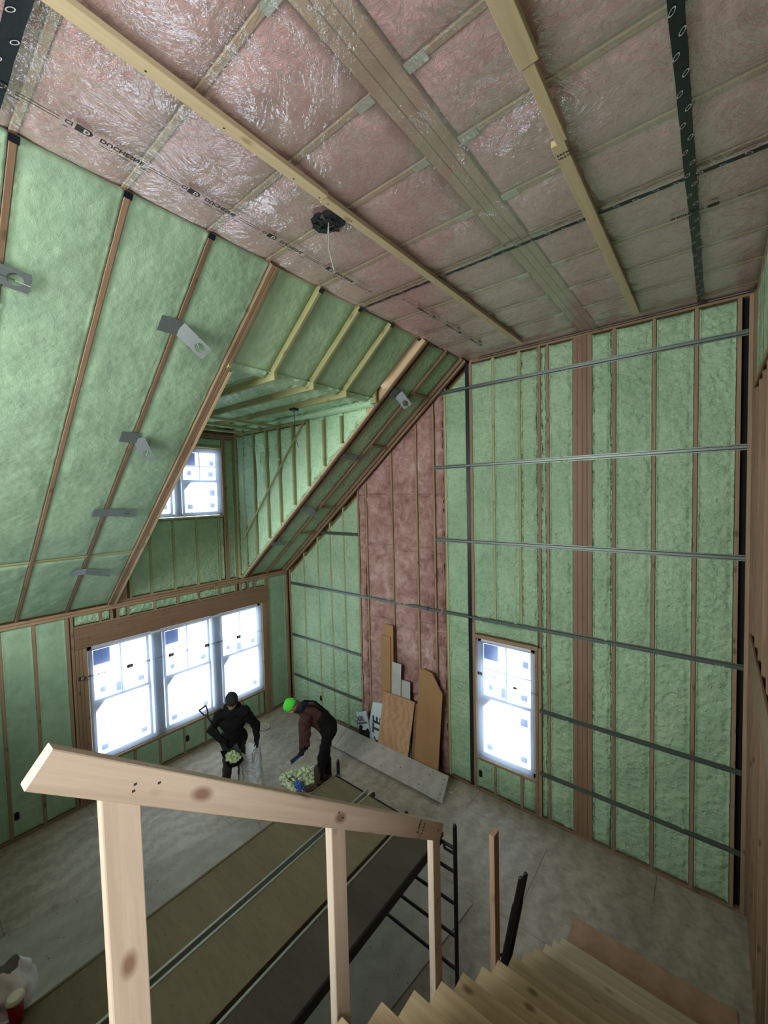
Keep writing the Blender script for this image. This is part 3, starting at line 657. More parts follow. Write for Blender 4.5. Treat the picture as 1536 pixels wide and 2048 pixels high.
# ================================================================== WINDOWS
def window(name, O, a, n, W, Hh, units, grille, film, lines):
    """O lower left corner on the wall face (seen from inside), a = direction to the right, n = into the room"""
    F = frame(O, a, (0, 0, 1))           # local x right, y up, z into room (a x up)
    if F.col[2].to_3d().dot(Vector(n)) < 0: raise ValueError
    g = G(); B = lambda x0, x1, y0, y1, z0, z1: g.box((x0, y0, z0), (x1, y1, z1))
    fw_ = .055; dz0, dz1 = -.125, -.06
    B(0, W, 0, fw_, dz0, dz1); B(0, W, Hh-fw_, Hh, dz0, dz1); B(0, fw_, 0, Hh, dz0, dz1); B(W-fw_, W, 0, Hh, dz0, dz1)
    mull = .17 if units == 3 else .12; uw = (W-(units-1)*mull)/units
    for k in range(1, units): B(k*uw+(k-1)*mull, k*(uw+mull), 0, Hh, dz0, dz1+.02)
    root = struct(g.obj(name, VINYL, None, F))
    ad = lambda g_, nm, mt, par=root: g_.obj(nm, mt, par, F)
    for k in range(units):
        x0 = k*(uw+mull); x1 = x0+uw; mid = Hh*.52
        for nm, y0, y1, z in (('lower_sash', .03, mid+.02, -.085), ('upper_sash', mid-.03, Hh-.03, -.108)):
            g2 = G(); t = .045
            l, r_ = x0+.03, x1-.03
            g2.box((l, y0, z-.018), (r_, y0+t, z+.018)); g2.box((l, y1-t, z-.018), (r_, y1, z+.018))
            g2.box((l, y0+t, z-.018), (l+t, y1-t, z+.018)); g2.box((r_-t, y0+t, z-.018), (r_, y1-t, z+.018))
            sa = ad(g2, nm, VINYL)
            ad(G().box((l+t, y0+t, z-.004), (r_-t, y1-t, z+.002)), 'pane', GLASS, sa)
            if nm == 'upper_sash':
                g3 = G().box(((l+r_)/2-.011, y0+t, z-.006), ((l+r_)/2+.011, y1-t, z+.008))
                if grille: g3.box((l+t, (y0+y1)/2-.009, z-.006), (r_-t, (y0+y1)/2+.009, z+.008))
                ad(g3, 'glazing_bar', VINYL, sa)
                zz = z+.004
                if not (units == 3 and k == 2):
                    ad(G().box((l+t+.01, y1-t-.26, zz), (l+t+.25, y1-t-.01, zz+.002)), 'printed_sticker', STICK_D, sa)
                sq = [((l+.13), y0+.14, .075, .085), (r_-.20, y0+.12, .1, .09)]
                if k != 1: sq.append(((l+r_)/2-.09, y0+.07, .075, .16))
                if grille: sq.append((r_-.17, y1-.30, .09, .1))
                for sx_, sy_, sw, sh in sq: ad(G().box((sx_, sy_, zz), (sx_+sw, sy_+sh, zz+.002)), 'sticker', STICK, sa)
            else:
                zz = z+.004
                ad(G().prism([(l+t, y1-t), (l+t, y1-t-.16), (l+t+.14, y1-t)], .006, Matrix.Translation((0, 0, zz))), 'corner_protector', CARD, sa)
                for sx_, sy_ in ((l+.10, y0+.11), (r_-.20, y0+.12)): ad(G().box((sx_, sy_, zz), (sx_+.10, sy_+.09, zz+.002)), 'sticker', STICK, sa)
                if grille: ad(G().box((r_-.2, y1-.32, zz), (r_-.09, y1-.20, zz+.002)), 'sticker', STICK, sa)
    fx0, fx1, fy0, fy1 = film
    nx, ny = int((fx1-fx0)/.05), int((fy1-fy0)/.05)
    def fn(s, t):
        x = fx0+s*(fx1-fx0); y = fy0+t*(fy1-fy0)
        e_ = smooth(min(s, 1-s, t, 1-t)/.08)
        return (x, y, .004+.010*e_+.010*e_*mnoise.noise(Vector((x*2.2, y*2.2, O[1]))))
    fm = G().grid(fn, nx, ny).obj('poly_film', FILM_W, root, F, smooth=True)
    for (lx, ly, n_, per, sc, tilt) in lines:
        for i in range(n_):
            M = F @ Matrix.Translation((lx, ly, .026)) @ Matrix.Rotation(tilt, 4, 'Z') @ Matrix.Translation((i*per, 0, 0))
            gl_ = G().prism(logo_poly(.06*sc), .0006, M)
            gl_.obj('logo_print', INK, root)
            text('logo_print', 'D', .05*sc, TAPEP, root, M @ Matrix.Translation((.035*sc, -.018*sc, .001)))
            text('word_print', 'DUCHESNE', .05*sc, INK, root, M @ Matrix.Translation((.13*sc, -.012*sc, 0)))
            gg = G()
            for yv in (.018, -.006): gg.box((.42*sc, yv*sc-.0025, 0), (.62*sc, yv*sc+.0025, .0006), M)
            for a_, b_ in ((.06, .16), (.19, .25), (.28, .33), (.45, .5)): gg.box((a_*sc, -.047*sc, 0), (b_*sc, -.041*sc, .0006), M)
            gg.obj('line_print', INK, root)
    return root
window('window_1', (XL, 2.02, .60), (0, 1, 0), (1, 0, 0), 3.24, 1.93, 3, False, (.015, 3.225, .02, 1.915), [(-.16, 1.49, 5, .69, 1.0, -.045)])
window('window_2', (XL, 2.70, 4.57), (0, 1, 0), (1, 0, 0), 1.74, 1.32, 2, True, (.01, 1.73, .005, 1.315), [])
window('window_3', (-3.0, YE, .57), (1, 0, 0), (0, -1, 0), .92, 1.96, 1, True, (.0, .915, .01, 1.945), [(.03, 1.42, 1, .7, .85, -.02), (.62, 1.34, 1, .7, .6, -.02)])

# ================================================================== THINGS
# ---- staircase
st = thing('staircase', 'open site-built wooden stair of plywood treads running down along the right wall', 'staircase', (-.45, 2.4, 0))
TY = lambda k: 4.244-.2604*k
TZ = lambda k: .277+.205*k
for k in range(15):
    jit = random.uniform(0, .012)
    mt = TREAD_L if k in (0, 1, 2) else TREAD
    beam('tread', (-1.2+jit, TY(k)-.145, TZ(k)-.016), (XW-.036, TY(k)-.145, TZ(k)-.016), .29, .032, mt, st)
    zb = 0 if k == 0 else TZ(k-1)
    beam('riser', (-1.17, TY(k)-.035, (zb+TZ(k)-.032)/2), (XW-.036, TY(k)-.035, (zb+TZ(k)-.032)/2), .018, TZ(k)-.034-zb, TREAD, st)
beam('riser', (-1.17, TY(15)-.035, (TZ(14)+TZ(15)-.034)/2), (XW-.036, TY(15)-.035, (TZ(14)+TZ(15)-.034)/2), .018, .168, TREAD, st)
for x in (-1.175, -.44, XW-.056):
    beam('stringer', (x, 4.17, .10), (x, .30, .10+.205/.2604*3.87), .038, .12, LUMBER, st, (0, 1, 1.27), off=(0, -.02))
G().box((-1.2, Y0, 3.31), (XW-.03, TY(15), TZ(15))).obj('landing_deck', TREAD, st)
for x in (-1.18, -.45, XW-.05): beam('landing_joist', (x, Y0, 3.19), (x, TY(15)-.06, 3.19), .038, .24, LUMBER, st)
for x in (-1.15, XW-.06): beam('landing_post', (x, -.6, 0), (x, -.6, 3.07), .089, .089, LUMBER, st, (0, 1, 0))
# ---- guard rail
gr = thing('guard_rail', 'pale pine stair guard rail of a sloping top board nailed on three posts', 'railing', (-1.22, 1.1, 2.0))
RX = -1.234
zr = lambda y: 4.283-.766*(y-.3)               # top edge of the rail
sl = Vector((0, 1, -.766)).normalized(); sn = Vector((0, .766, 1)).normalized()
p0 = Vector((RX, .232, zr(.232)))-sn*.0455; p1 = Vector((RX, 1.985, zr(1.985)))-sn*.0455
tr_ = beam('top_rail', p0, p1, .044, .091, PINE, gr, sn)
for y0, y1, zb in ((.322, .412, 2.90), (1.107, 1.188, 2.42), (1.866, 1.942, 1.86)):
    ym = (y0+y1)/2; beam('post', (RX-.001, ym, zb), (RX-.001, ym, zr(ym)-.08), y1-y0, .04, PINE, gr, (1, 0, 0))
for y, dz in ((.46, .04), (.395, .075), (.40, .055), (1.15, .04), (1.17, .06), (1.92, .05)):
    c = Vector((RX+.0225, y, zr(y)-dz)); G().box(c-Vector((.0006, .004, .003)), c+Vector((.0006, .004, .003))).obj('nail_head', INK, gr)
Mx = Matrix(((0, 0, 1, RX+.0225), (sl.y, sn.y, 0, 1.70), (sl.z, sn.z, 0, zr(1.70)-.085), (0, 0, 0, 1)))
text('stamp_print', 'S-GRN', .022, INK, gr, Mx @ Matrix.Rotation(P2*.95, 4, 'Z') @ Matrix.Translation((.002, -.02, 0)))
text('stamp_print', '2 & BTR', .016, INK, gr, Mx @ Matrix.Rotation(P2*.95, 4, 'Z') @ Matrix.Translation((.005, -.07, 0)))
Mp = Matrix(((0, 0, 1, RX+.0185), (1, 0, 0, 1.885), (0, 1, 0, 2.55), (0, 0, 0, 1)))
for dz in (0, -.26): text('stamp_print', 'HT SPF', .018, INK, gr, Mp @ Matrix.Translation((0, dz, 0)) @ Matrix.Rotation(.9, 4, 'Z'))
# ---- newel post
nw = tag(beam('newel_post', (RX+.004, 2.70, 1.05), (RX+.004, 2.70, 2.445), .082, .04, NEWEL, None, (1, 0, 0)),
         'lone brown wooden newel post standing on the left edge of the lower treads', 'post')

# ---- scaffold
sc = thing('scaffold', 'low black tube scaffold carrying three long brown plywood decks', 'scaffold', (-2.75, 1.8, 0))
ZP = 1.55
def deck(x0, x1, y0, y1, mt, rails, z=ZP):
    d = G().box((x0+.02, y0+.02, z-.02), (x1-.02, y1-.02, z)).obj('deck_panel', mt, sc)
    for x, mm in ((x0+.012, rails[0]), (x1-.012, rails[1])):
        beam('side_rail', (x, y0, z-.035), (x, y1, z-.035), .022, .085, mm, d)
    for y in (y0+.015, y1-.015): beam('end_rail', (x0+.02, y, z-.035), (x1-.02, y, z-.035), .03, .07, BLACKM, d)
    for x in (x0+.03, x1-.03):
        for y, s_ in ((y0, -1), (y1, 1)): G().box((x-.014, min(y, y+s_*.06), z-.045), (x+.014, max(y, y+s_*.06), z-.005)).obj('hook', mm if mm is ALU else BLACKM, d)
deck(-3.535, -3.045, .22, 3.315, DECK, (DECK, ALU)); deck(-3.005, -2.485, .22, 3.315, DECK, (ALU, DECK)); deck(-2.455, -2.055, .22, 3.315, DECK_D, (ALU, BLACKM))
for y in (.24, 3.345):
    fr_ = link('end_frame', None, sc, Matrix.Translation((-2.72, y, 0)))
    for x in (-3.52, -1.925):
        G().tube([(x, y, .0), (x, y, 1.70), (x, y, 1.72)], [.021, .021, .012], 12).obj('post', BLACKM, fr_)
    for z in (.24, .58, .91, 1.235, 1.475): G().tube([(-3.52, y, z), (-1.925, y, z)], .0165, 10).obj('rung', BLACKM, fr_)
    for x, s_ in ((-1.925, -1), (-3.52, 1)):
        G().tube([(x, y, 1.42), (x+s_*.12, y, 1.42), (x+s_*.12, y, 1.475)], .014, 8).obj('corner_brace', BLACKM, fr_)
# ---- loose plywood on the floor under the scaffold
def loose(name, corner, ang, Lx, Ly, th, mt, label, z=0.001):
    M = Matrix.Translation((corner[0], corner[1], z)) @ Matrix.Rotation(ang, 4, 'Z')
    return tag(G().rbox((0, 0, 0), (Lx, Ly, th), .002).obj(name, mt, None, M), label, 'plywood')
loose('plywood_sheet', (-2.205, 4.22), math.pi-.11, 1.22, 2.44, .011, SHEET, 'speckled grey plywood sheet lying on the floor beside the black ladder frame')
loose('plywood_sheet', (-6.37, .02), -.25, 1.22, 3.5, .011, SHEET, 'light grey speckled plywood sheet lying on the floor left of the scaffold decks')
loose('plywood_offcut', (-1.215, 4.28), .0, 1.42, .53, .012, PLYR, 'reddish plywood piece lying on the floor at the foot of the stair')
# ---- black frame leaning against the stair side, behind the newel post
lf = thing('frame_tubes', 'black scaffold tubes with joining pins leaning behind the lone newel post', 'scaffold frame', (-1.6, 3.2, 0))
t0, t1 = Vector((-1.50, 3.02, .02)), Vector((-1.285, 3.365, 1.56)); off = Vector((.0, .115, -.05))
for j in range(2):
    a, b = t0+off*j, t1+off*j
    G().tube([a, a+(b-a)*.84], .027, 12).obj('tube', BLACKM, lf)
    G().tube([a+(b-a)*.82, b-(b-a)*.01, b], [.020, .020, .012], 12).obj('joining_pin', BLACKM, lf)
    a2, b2 = t0+off*j+Vector((-.07, .0, 0)), t1+off*j+Vector((-.075, -.09, -.55))
    G().tube([a2, b2], .021, 10).obj('tube', BLACKM, lf)
for t in (.12, .34, .56): G().tube([t0+(t1-t0)*t+Vector((-.06, -.02, 0)), t0+off+(t1-t0)*t], .012, 8).obj('rung', BLACKM, lf)

# ---- boards leaning on the pink wall
def lean(name, x0, x1, z1, yb, yt, th, mt, label, poly=None, cat='board', dx=0.):
    """board standing on the floor at y=yb whose top leans to y=yt"""
    v = Vector((dx, yt-yb, z1)); L = v.length; v.normalize()
    M = frame((x0, yb, .002), (1, 0, 0), v); pl = poly or [(0, 0), (x1-x0, 0), (x1-x0, L), (0, L)]
    sh = Matrix(((1, dx/L, 0, 0), (0, 1, 0, 0), (0, 0, 1, 0), (0, 0, 0, 1)))
    return tag(G().prism([(a+dx*b/L, b) for a, b in pl], th, M).obj(name, mt, None, Matrix.Translation((0, 0, 0))), label, cat)
lean('brown_board', -4.87, -4.64, 2.46, 5.885, 5.925, .016, MDF, 'tallest narrow brown board leaning on the pink insulation')
lean('brown_board', -4.925, -4.70, 2.24, 5.865, 5.905, .016, MDF, 'second tall narrow brown board standing in front of the tallest one')
lean('grey_board', -4.71, -4.50, 1.79, 5.845, 5.885, .014, GREYB, 'tall pale grey board strip leaning in front of the brown boards', dx=.06)
lean('grey_board', -4.47, -4.26, 1.50, 5.86, 5.90, .014, GREYB, 'short grey board strip half hidden behind the grained plywood')
pw = lean('plywood_board', -5.0, -4.29, 1.19, 5.79, 5.84, .018, PLYW, 'wide orange plywood panel with wavy grain leaning before the narrow boards', cat='plywood', dx=.17)
lean('dark_board', -4.24, -4.07, 1.16, 5.84, 5.88, .016, LVL, 'dark narrow board edge between the grained plywood and big hardboard', dx=.10)
lean('hardboard', -4.14, -3.64, 1.81, 5.80, 5.88, .012, MDF, 'big brown hardboard with a slanting cut top corner nearest the window', dx=.10,
     poly=[(0, 0), (.49, 0), (.49, 1.50), (.27, 1.80), (.13, 1.83), (0, 1.82)])
sc1 = lean('printed_board', -5.20, -4.87, .93, 5.83, 5.88, .02, WRAP, 'white panel with big navy letters leaning left of the grained plywood', cat='panel',
     poly=[(0, .0), (.34, 0), (.33, .93), (.06, .88), (-.02, .5)])
Mw = frame((-5.2, 5.808, .002), (1, 0, 0), Vector((0, .05, .93))) @ Matrix.Translation((.27, .30, .0)) @ Matrix.Rotation(P2, 4, 'Z')
WM[sc1.name] = Matrix.Identity(4)
text('word_print', 'TE', .30, WRAPINK, sc1, Mw); text('word_print', 'X', .22, WRAPINK, sc1, Mw @ Matrix.Translation((-.22, .02, 0)))
sc2 = thing('printed_wrap_scrap', 'small crumpled white scrap with navy lettering at the left pile edge', 'scrap', (-5.3, 5.75, 0))
Mw2 = frame((-5.46, 5.80, .20), (.85, 0, .35), Vector((0, .08, .6)))
G().grid(lambda s, t: (s*.30, t*.36, .03*mnoise.noise(Vector((s*3, t*3, 2)))), 8, 8).obj('wrap_sheet', WRAP, sc2, Mw2, True)
G().box((0, .0, -.012), (.30, .36, -.026)).obj('backing_sheet', WRAP, sc2, Mw2)
text('word_print', 'XX', .13, WRAPINK, sc2, Mw2 @ Matrix.Translation((.02, .20, .028))); G().box((0, .15, .024), (.29, .175, .026)).obj('print_band', WRAPINK, sc2, Mw2)
lean('dark_offcut', -5.46, -5.22, .34, 5.79, 5.82, .02, BLACKCLOTH, 'black offcut standing on the floor below the crumpled printed scrap', cat='offcut')
# two long plywood rips lying low in front of the boards
def rip(x0, x1, label, nm):
    d = Vector((0, .43, .13)).normalized(); a = Vector((x0, 5.335, .035))
    M = frame(a, (1, .0, 0), d)
    o = tag(G().prism([(0, 0), (x1-x0, 0), (x1-x0-(.13 if x1 > -4 else .05), .46), (-.05, .46)], .018, M).obj(nm, SHEET, None), label, 'plywood')
    return o, M
def holes(o, M, pts):
    for a_, b_ in pts: G().prism([(a_+.010*math.cos(k*.7854), b_+.010*math.sin(k*.7854)) for k in range(8)], .001, M @ Matrix.Translation((0, 0, .018))).obj('screw_hole', INK, o)
ro_, rM_ = rip(-5.70, -3.29, 'long grey plywood strip with screw holes lying tilted before the boards', 'plywood_strip')
holes(ro_, rM_, [(2.33, .04), (2.31, .12), (2.29, .20), (2.27, .28), (2.24, .37), (1.9, .10), (1.45, .22), (1.98, .33), (1.1, .08), (.45, .36), (.9, .40), (.2, .12), (.62, .2), (2.0, .42)])
rip(-6.15, -5.705, 'short left end piece of the long grey plywood strip', 'plywood_strip')
beam_s = tag(beam('support_batten', (-5.6, 5.66, .045), (-3.6, 5.66, .045), .04, .09, LUMBER, None), 'wooden batten on the floor propping the long grey plywood strip', 'batten')

# ---- metal mounting plates on the rafters
def plate(label, c, fold, la, L=.30, Wd=.15, nm='mounting_plate'):
    """galvanised plate nailed on a rafter at slope position (x, y); one leaf lies on the slope, the other bends out and hangs by la"""
    x, y = c; o = Vector((x, y, zs(x)))+SN*.012
    t = thing(nm, label, 'bracket', o, 'light mounting plates nailed to the sloping rafters')
    F = frame(o, (0, 1, 0), SV)                       # local x along the wall, y up the slope
    if F.col[2].to_3d().dot(SN) < 0: F = frame(o, (0, 1, 0), -SV)
    yup = F.col[1].to_3d().dot(SV)
    G().box((-.16, -Wd/2, 0), (.012, Wd/2, .0025)).obj('fixed_leaf', GALV, t, F)
    B = F @ Matrix.Translation((.012, 0, .0015)) @ Matrix.Rotation(-fold, 4, 'Y') @ Matrix.Rotation(la*yup, 4, 'Z')
    hr = .046; cx_ = L*.72; n = 24; outer = []; inner = []
    for k in range(n):
        a_ = 2*math.pi*k/n; dx_, dy_ = math.cos(a_), math.sin(a_)
        sc_ = min((L-cx_)/abs(dx_) if dx_ > 1e-6 else 9, (cx_-L*.5)/abs(dx_) if dx_ < -1e-6 else 9, Wd/2/abs(dy_) if abs(dy_) > 1e-6 else 9)
        outer.append((cx_+dx_*sc_, dy_*sc_)); inner.append((cx_+dx_*hr, dy_*hr))
    g = G(); vs = [(a_, b_, z) for z in (0, .0025) for a_, b_ in outer+inner]; fs = []
    for k in range(n):
        k2 = (k+1) % n
        fs += [(k, n+k, n+k2, k2), (2*n+k, 2*n+k2, 3*n+k2, 3*n+k), (n+k, 3*n+k, 3*n+k2, n+k2), (k, k2, 2*n+k2, 2*n+k)]
    g.add(vs, fs); g.box((0, -Wd/2, 0), (L*.5, Wd/2, .0025)); g.obj('bent_leaf', GALV, t, B)
    G().tube([o+Vector((.0, .05, .09)), o+SN*.06+Vector((0, .12, .02)), B @ Vector((cx_, 0, .012)), B @ Vector((L*.98, .02, .06))], .003, 6).obj('wire', GALV_D, t)
plate('steel plate cut off by the left picture edge, on the upper slope', (-3.76, .44), .1, -.05)
plate('largest steel plate with a round hole, high on the third rafter', (-3.78, 1.775), .65, -.30)
plate('steel plate hanging folded down halfway along the left slope', (-4.86, 1.79), .75, -.8, .28)
plate('steel plate lying flat above the lowest one on the left slope', (-5.87, 1.79), .12, .0)
plate('brightest steel plate, lowest on the left slope near the plate board', (-6.92, 1.79), .35, .05)
plate('small dark steel plate high between dormer and gable wall', (-3.80, 5.08), 1.0, -.2, .24)
plate('dull steel plate second from the top beside the dormer', (-4.88, 5.08), .12, .0, .26, .12)
plate('pale steel plate hanging open third from the top beside the dormer', (-5.98, 5.08), .6, -.3, .26, .12)
plate('lowest dull steel plate beside the dormer cheek', (-6.86, 5.03), .1, .0, .26, .12)
# ---- ceiling electrical box in a collar of black tape
cb = thing('ceiling_box', 'black electrical box wrapped in torn black tape with a hanging cable', 'electrical box', (-2.29, 2.24, 6.98))
vs = []; rr = random.Random(3)
for k in range(26):
    a_ = 2*math.pi*k/26; R_ = (.105+.035*rr.random())*(1.15 if abs(math.cos(a_)) > .8 else 1)
    vs.append((R_*math.cos(a_), R_*math.sin(a_)))
G().prism([(a_-2.29, b_+2.24) for a_, b_ in vs], .004, Matrix.Translation((0, 0, 6.972))).obj('tape_collar', TAPE, cb)
g = G()
for k in range(9):
    a_ = k*.7; r_ = .06+.045*rr.random(); c = (-2.29+r_*math.cos(a_), 2.24+r_*math.sin(a_))
    g.add([(c[0]+.03*math.cos(a_+1), c[1]+.03*math.sin(a_+1), 6.970), (c[0]-.03*math.cos(a_+1), c[1]-.03*math.sin(a_+1), 6.966), (c[0]+.03*math.cos(a_+2.6), c[1]+.03*math.sin(a_+2.6), 6.955)], [(0, 1, 2)])
g.obj('tape_fold', TAPE, cb)
G().lathe([(.001, .05), (.045, .05), (.046, 0), (.052, -.004), (.052, -.008), (.044, -.008), (.043, .045)], 20, (-2.29, 2.24, 6.972)).obj('round_box', PLASTICK, cb, smooth=True)
G().tube([(-2.29, 2.24, 6.98), (-2.288, 2.238, 6.86), (-2.292, 2.236, 6.78), (-2.27, 2.25, 6.66), (-2.26, 2.26, 6.60)], .0035, 8).obj('cable', GREYB, cb)
G().tube([(-2.292, 2.243, 6.98), (-2.30, 2.24, 6.9), (-2.315, 2.23, 6.84)], .003, 8).obj('cable', GREYB, cb)
# cable hanging in the dormer
hb = thing('hanging_cable', 'thin cable hanging from a small box under the dormer ceiling', 'cable', (-5.0, 4.08, 6.24))
G().box((-5.05, 4.0, 6.215), (-4.95, 4.10, 6.248)).obj('junction_box', PLASTICK, hb)
G().tube([(-5.0, 4.05, 6.22), (-5.0, 4.05, 6.0), (-4.99, 4.06, 5.8), (-4.96, 4.08, 5.66)], .005, 6).obj('cable', BLACKM, hb)
# ---- outlet boxes on the studs
def outlet(label, c, n):
    t = thing('outlet_box', label, 'outlet box', c); F = frame(c, Vector((0, 0, 1)).cross(Vector(n)), (0, 0, 1))
    G().box((-.028, -.05, -.04), (.028, .05, .006)).obj('box_body', PLASTICK, t, F)
    G().box((-.02, -.04, .006), (.02, .04, .008)).obj('box_face', BLACKCLOTH, t, F)
    for y in (-.053, .053): G().box((-.012, y-.005, -.01), (.012, y+.005, .008)).obj('ear', PLASTICK, t, F)
outlet('black outlet box low on the left wall near the picture edge', (XL+.002, 1.045, .36), (1, 0, 0))
outlet('black outlet box under the wide window', (XL+.002, 3.52, .31), (1, 0, 0))
outlet('black outlet box under the narrow gable window', (-2.955, YE-.002, .30), (0, -1, 0))
outlet('black outlet box on the gable wall behind the green-hatted worker', (-6.80, YE-.002, .40), (0, -1, 0))
# ---- small things
ro = thing('wire_coil', 'small coil of pale wire lying on the floor under the window end', 'wire', (-7.45, 4.93, 0))
for k in range(3):
    G().tube([(-7.45+(.13+.01*k)*math.cos(t*.3), 4.93+(.10+.01*k)*math.sin(t*.3), .008+.008*k) for t in range(22)], .004, 6).obj('loop', CUPW, ro)
def lumps(c, R_, n, seed, hgt, size=(.02, .06), base=None):
    g = G(); q_ = random.Random(seed)
    for i in range(n):
        a_ = q_.random()*6.28; rr_ = R_*math.sqrt(q_.random()); x = c[0]+rr_*math.cos(a_); y = c[1]+rr_*math.sin(a_)*.75
        s_ = q_.uniform(*size); z = c[2]+s_*.4+hgt*(1-rr_/R_)*q_.random()
        pts = []
        Mx_ = Matrix.Rotation(q_.random()*6, 3, 'Z') @ Matrix.Rotation(q_.random()*6, 3, 'X')
        for p in ((1,0,0),(-1,0,0),(0,1,0),(0,-1,0),(0,0,1),(0,0,-1)):
            v = Mx_ @ Vector((p[0]*1.3, p[1]*.9, p[2]*.6)); pts.append((x+v.x*s_*q_.uniform(.7, 1.2), y+v.y*s_*q_.uniform(.7, 1.2), max(c[2]+.001, z+v.z*s_)))
        g.add(pts, [(0,2,4),(2,1,4),(1,3,4),(3,0,4),(2,0,5),(1,2,5),(3,1,5),(0,3,5)])
    return g
pile = tag(lumps((-5.58, 4.30, 0), .30, 130, 5, .12).add(*(lambda q_: (q_.v, q_.f))(lumps((-5.50, 4.52, 0), .24, 90, 6, .16))).obj('foam_scraps', SCRAP), 'heap of pale green foam scraps on the floor before the green-hatted worker', 'foam scraps'); pile['kind'] = 'stuff'
cr = tag(lumps((-3.30, 5.72, 0), .10, 9, 9, .02, (.012, .03)).obj('foam_crumbs', SCRAP), 'white foam crumbs on the floor right of the grey plywood strip', 'foam scraps'); cr['kind'] = 'stuff'
def crumple(nm, c, r, mt, label, cat, seed):
    g = G(); 
    def fn(s, t):
        a_ = s*2*math.pi; b_ = (t-.5)*math.pi; d = Vector((math.cos(a_)*math.cos(b_), math.sin(a_)*math.cos(b_), math.sin(b_)))
        k = 1+.45*mnoise.noise(d*2.6+Vector((seed, 0, 0)))+.25*mnoise.noise(d*6+Vector((0, seed, 0)))
        return (c[0]+d.x*r*k*1.2, c[1]+d.y*r*k*.8, max(.002, c[2]+d.z*r*k*.8))
    return tag(g.grid(fn, 26, 16).obj(nm, mt), label, cat)
crumple('blue_wrapper', (-5.38, 4.20, .07), .085, BLUECLOTH, 'crumpled blue plastic wrapper lying on the foam scrap heap', 'wrapper', 4.)
# cup with a lid and a white plastic bag on the near scaffold deck
cup = thing('drink_cup', 'dark red drink cup with cream lid on the near scaffold deck', 'cup', (-3.485, .40, ZP))
G().lathe([(.001, .002), (.03, .002), (.033, .01), (.044, .165), (.0, .165)], 28, (-3.485, .40, ZP)).obj('cup_body', REDP, cup, smooth=True)
G().lathe([(.047, .160), (.048, .172), (.043, .178), (.041, .188), (.038, .190), (.034, .182), (.001, .182)], 28, (-3.485, .40, ZP)).obj('lid', CUPW, cup, smooth=True)
bg_ = []
def bagfn(s, t):
    a_ = s*2*math.pi; r_ = (.13+.02*math.sin(a_*3+1)+.03*mnoise.noise(Vector((math.cos(a_)*1.5, math.sin(a_)*1.5, t*3))))*(1-.55*t**2.2)
    return (-3.66+r_*math.cos(a_)*1.0, .40+r_*math.sin(a_)*1.05, ZP+.002+t*.26+.02*mnoise.noise(Vector((a_, t*2, 7))))
tag(G().grid(bagfn, 48, 20).obj('plastic_bag', plain('white_plastic_bag', S(206,208,216), .3, 0, 10, .5, .5, .05), None, smooth=True), 'crumpled white plastic bag standing behind the red cup', 'bag')

# ================================================================== PEOPLE
def nets(vol, o, h):
    """surface nets: smooth closed mesh of the zero level of a sampled distance field"""
    s = vol < 0
    nx, ny, nz = vol.shape
    acc = np.zeros((nx-1, ny-1, nz-1, 3)); cnt = np.zeros((nx-1, ny-1, nz-1))
    sl = lambda a, d: a[d[0]:nx-1+d[0], d[1]:ny-1+d[1], d[2]:nz-1+d[2]]
    corners = [(i, j, k) for i in (0, 1) for j in (0, 1) for k in (0, 1)]
    for c in corners:
        for ax in range(3):
            if c[ax]: continue
            c2 = list(c); c2[ax] = 1
            a, b = sl(vol, c), sl(vol, c2); cr = (a < 0) != (b < 0)
            t = np.where(cr, a/np.where(cr, a-b, 1), 0)
            p = np.zeros(acc.shape); 
            for q_ in range(3): p[..., q_] = c[q_]
            p[..., ax] += t
            acc += p*cr[..., None]; cnt += cr
    act = cnt > 0; idx = -np.ones(act.shape, int); n = int(act.sum()); idx[act] = np.arange(n)
    ii = np.argwhere(act); V = (ii+acc[act]/cnt[act][:, None])*h+np.array(o)
    F = []
    for ax in range(3):
        sh = [slice(0, None)]*3; a = [slice(None)]*3; b = [slice(None)]*3; a[ax] = slice(0, -1); b[ax] = slice(1, None)
        A, B = s[tuple(a)], s[tuple(b)]; e = np.argwhere(A != B)
        u, v = [(1, 2), (2, 0), (0, 1)][ax]
        for p in e:
            if p[u] == 0 or p[v] == 0 or p[u] >= act.shape[u] or p[v] >= act.shape[v]: continue
            def at(du, dv):
                r_ = list(p); r_[u] += du; r_[v] += dv; return idx[tuple(r_)]
            q_ = [at(-1, -1), at(0, -1), at(0, 0), at(-1, 0)]
            if min(q_) < 0: continue
            F.append(q_ if A[tuple(p)] else q_[::-1])
    return V, F
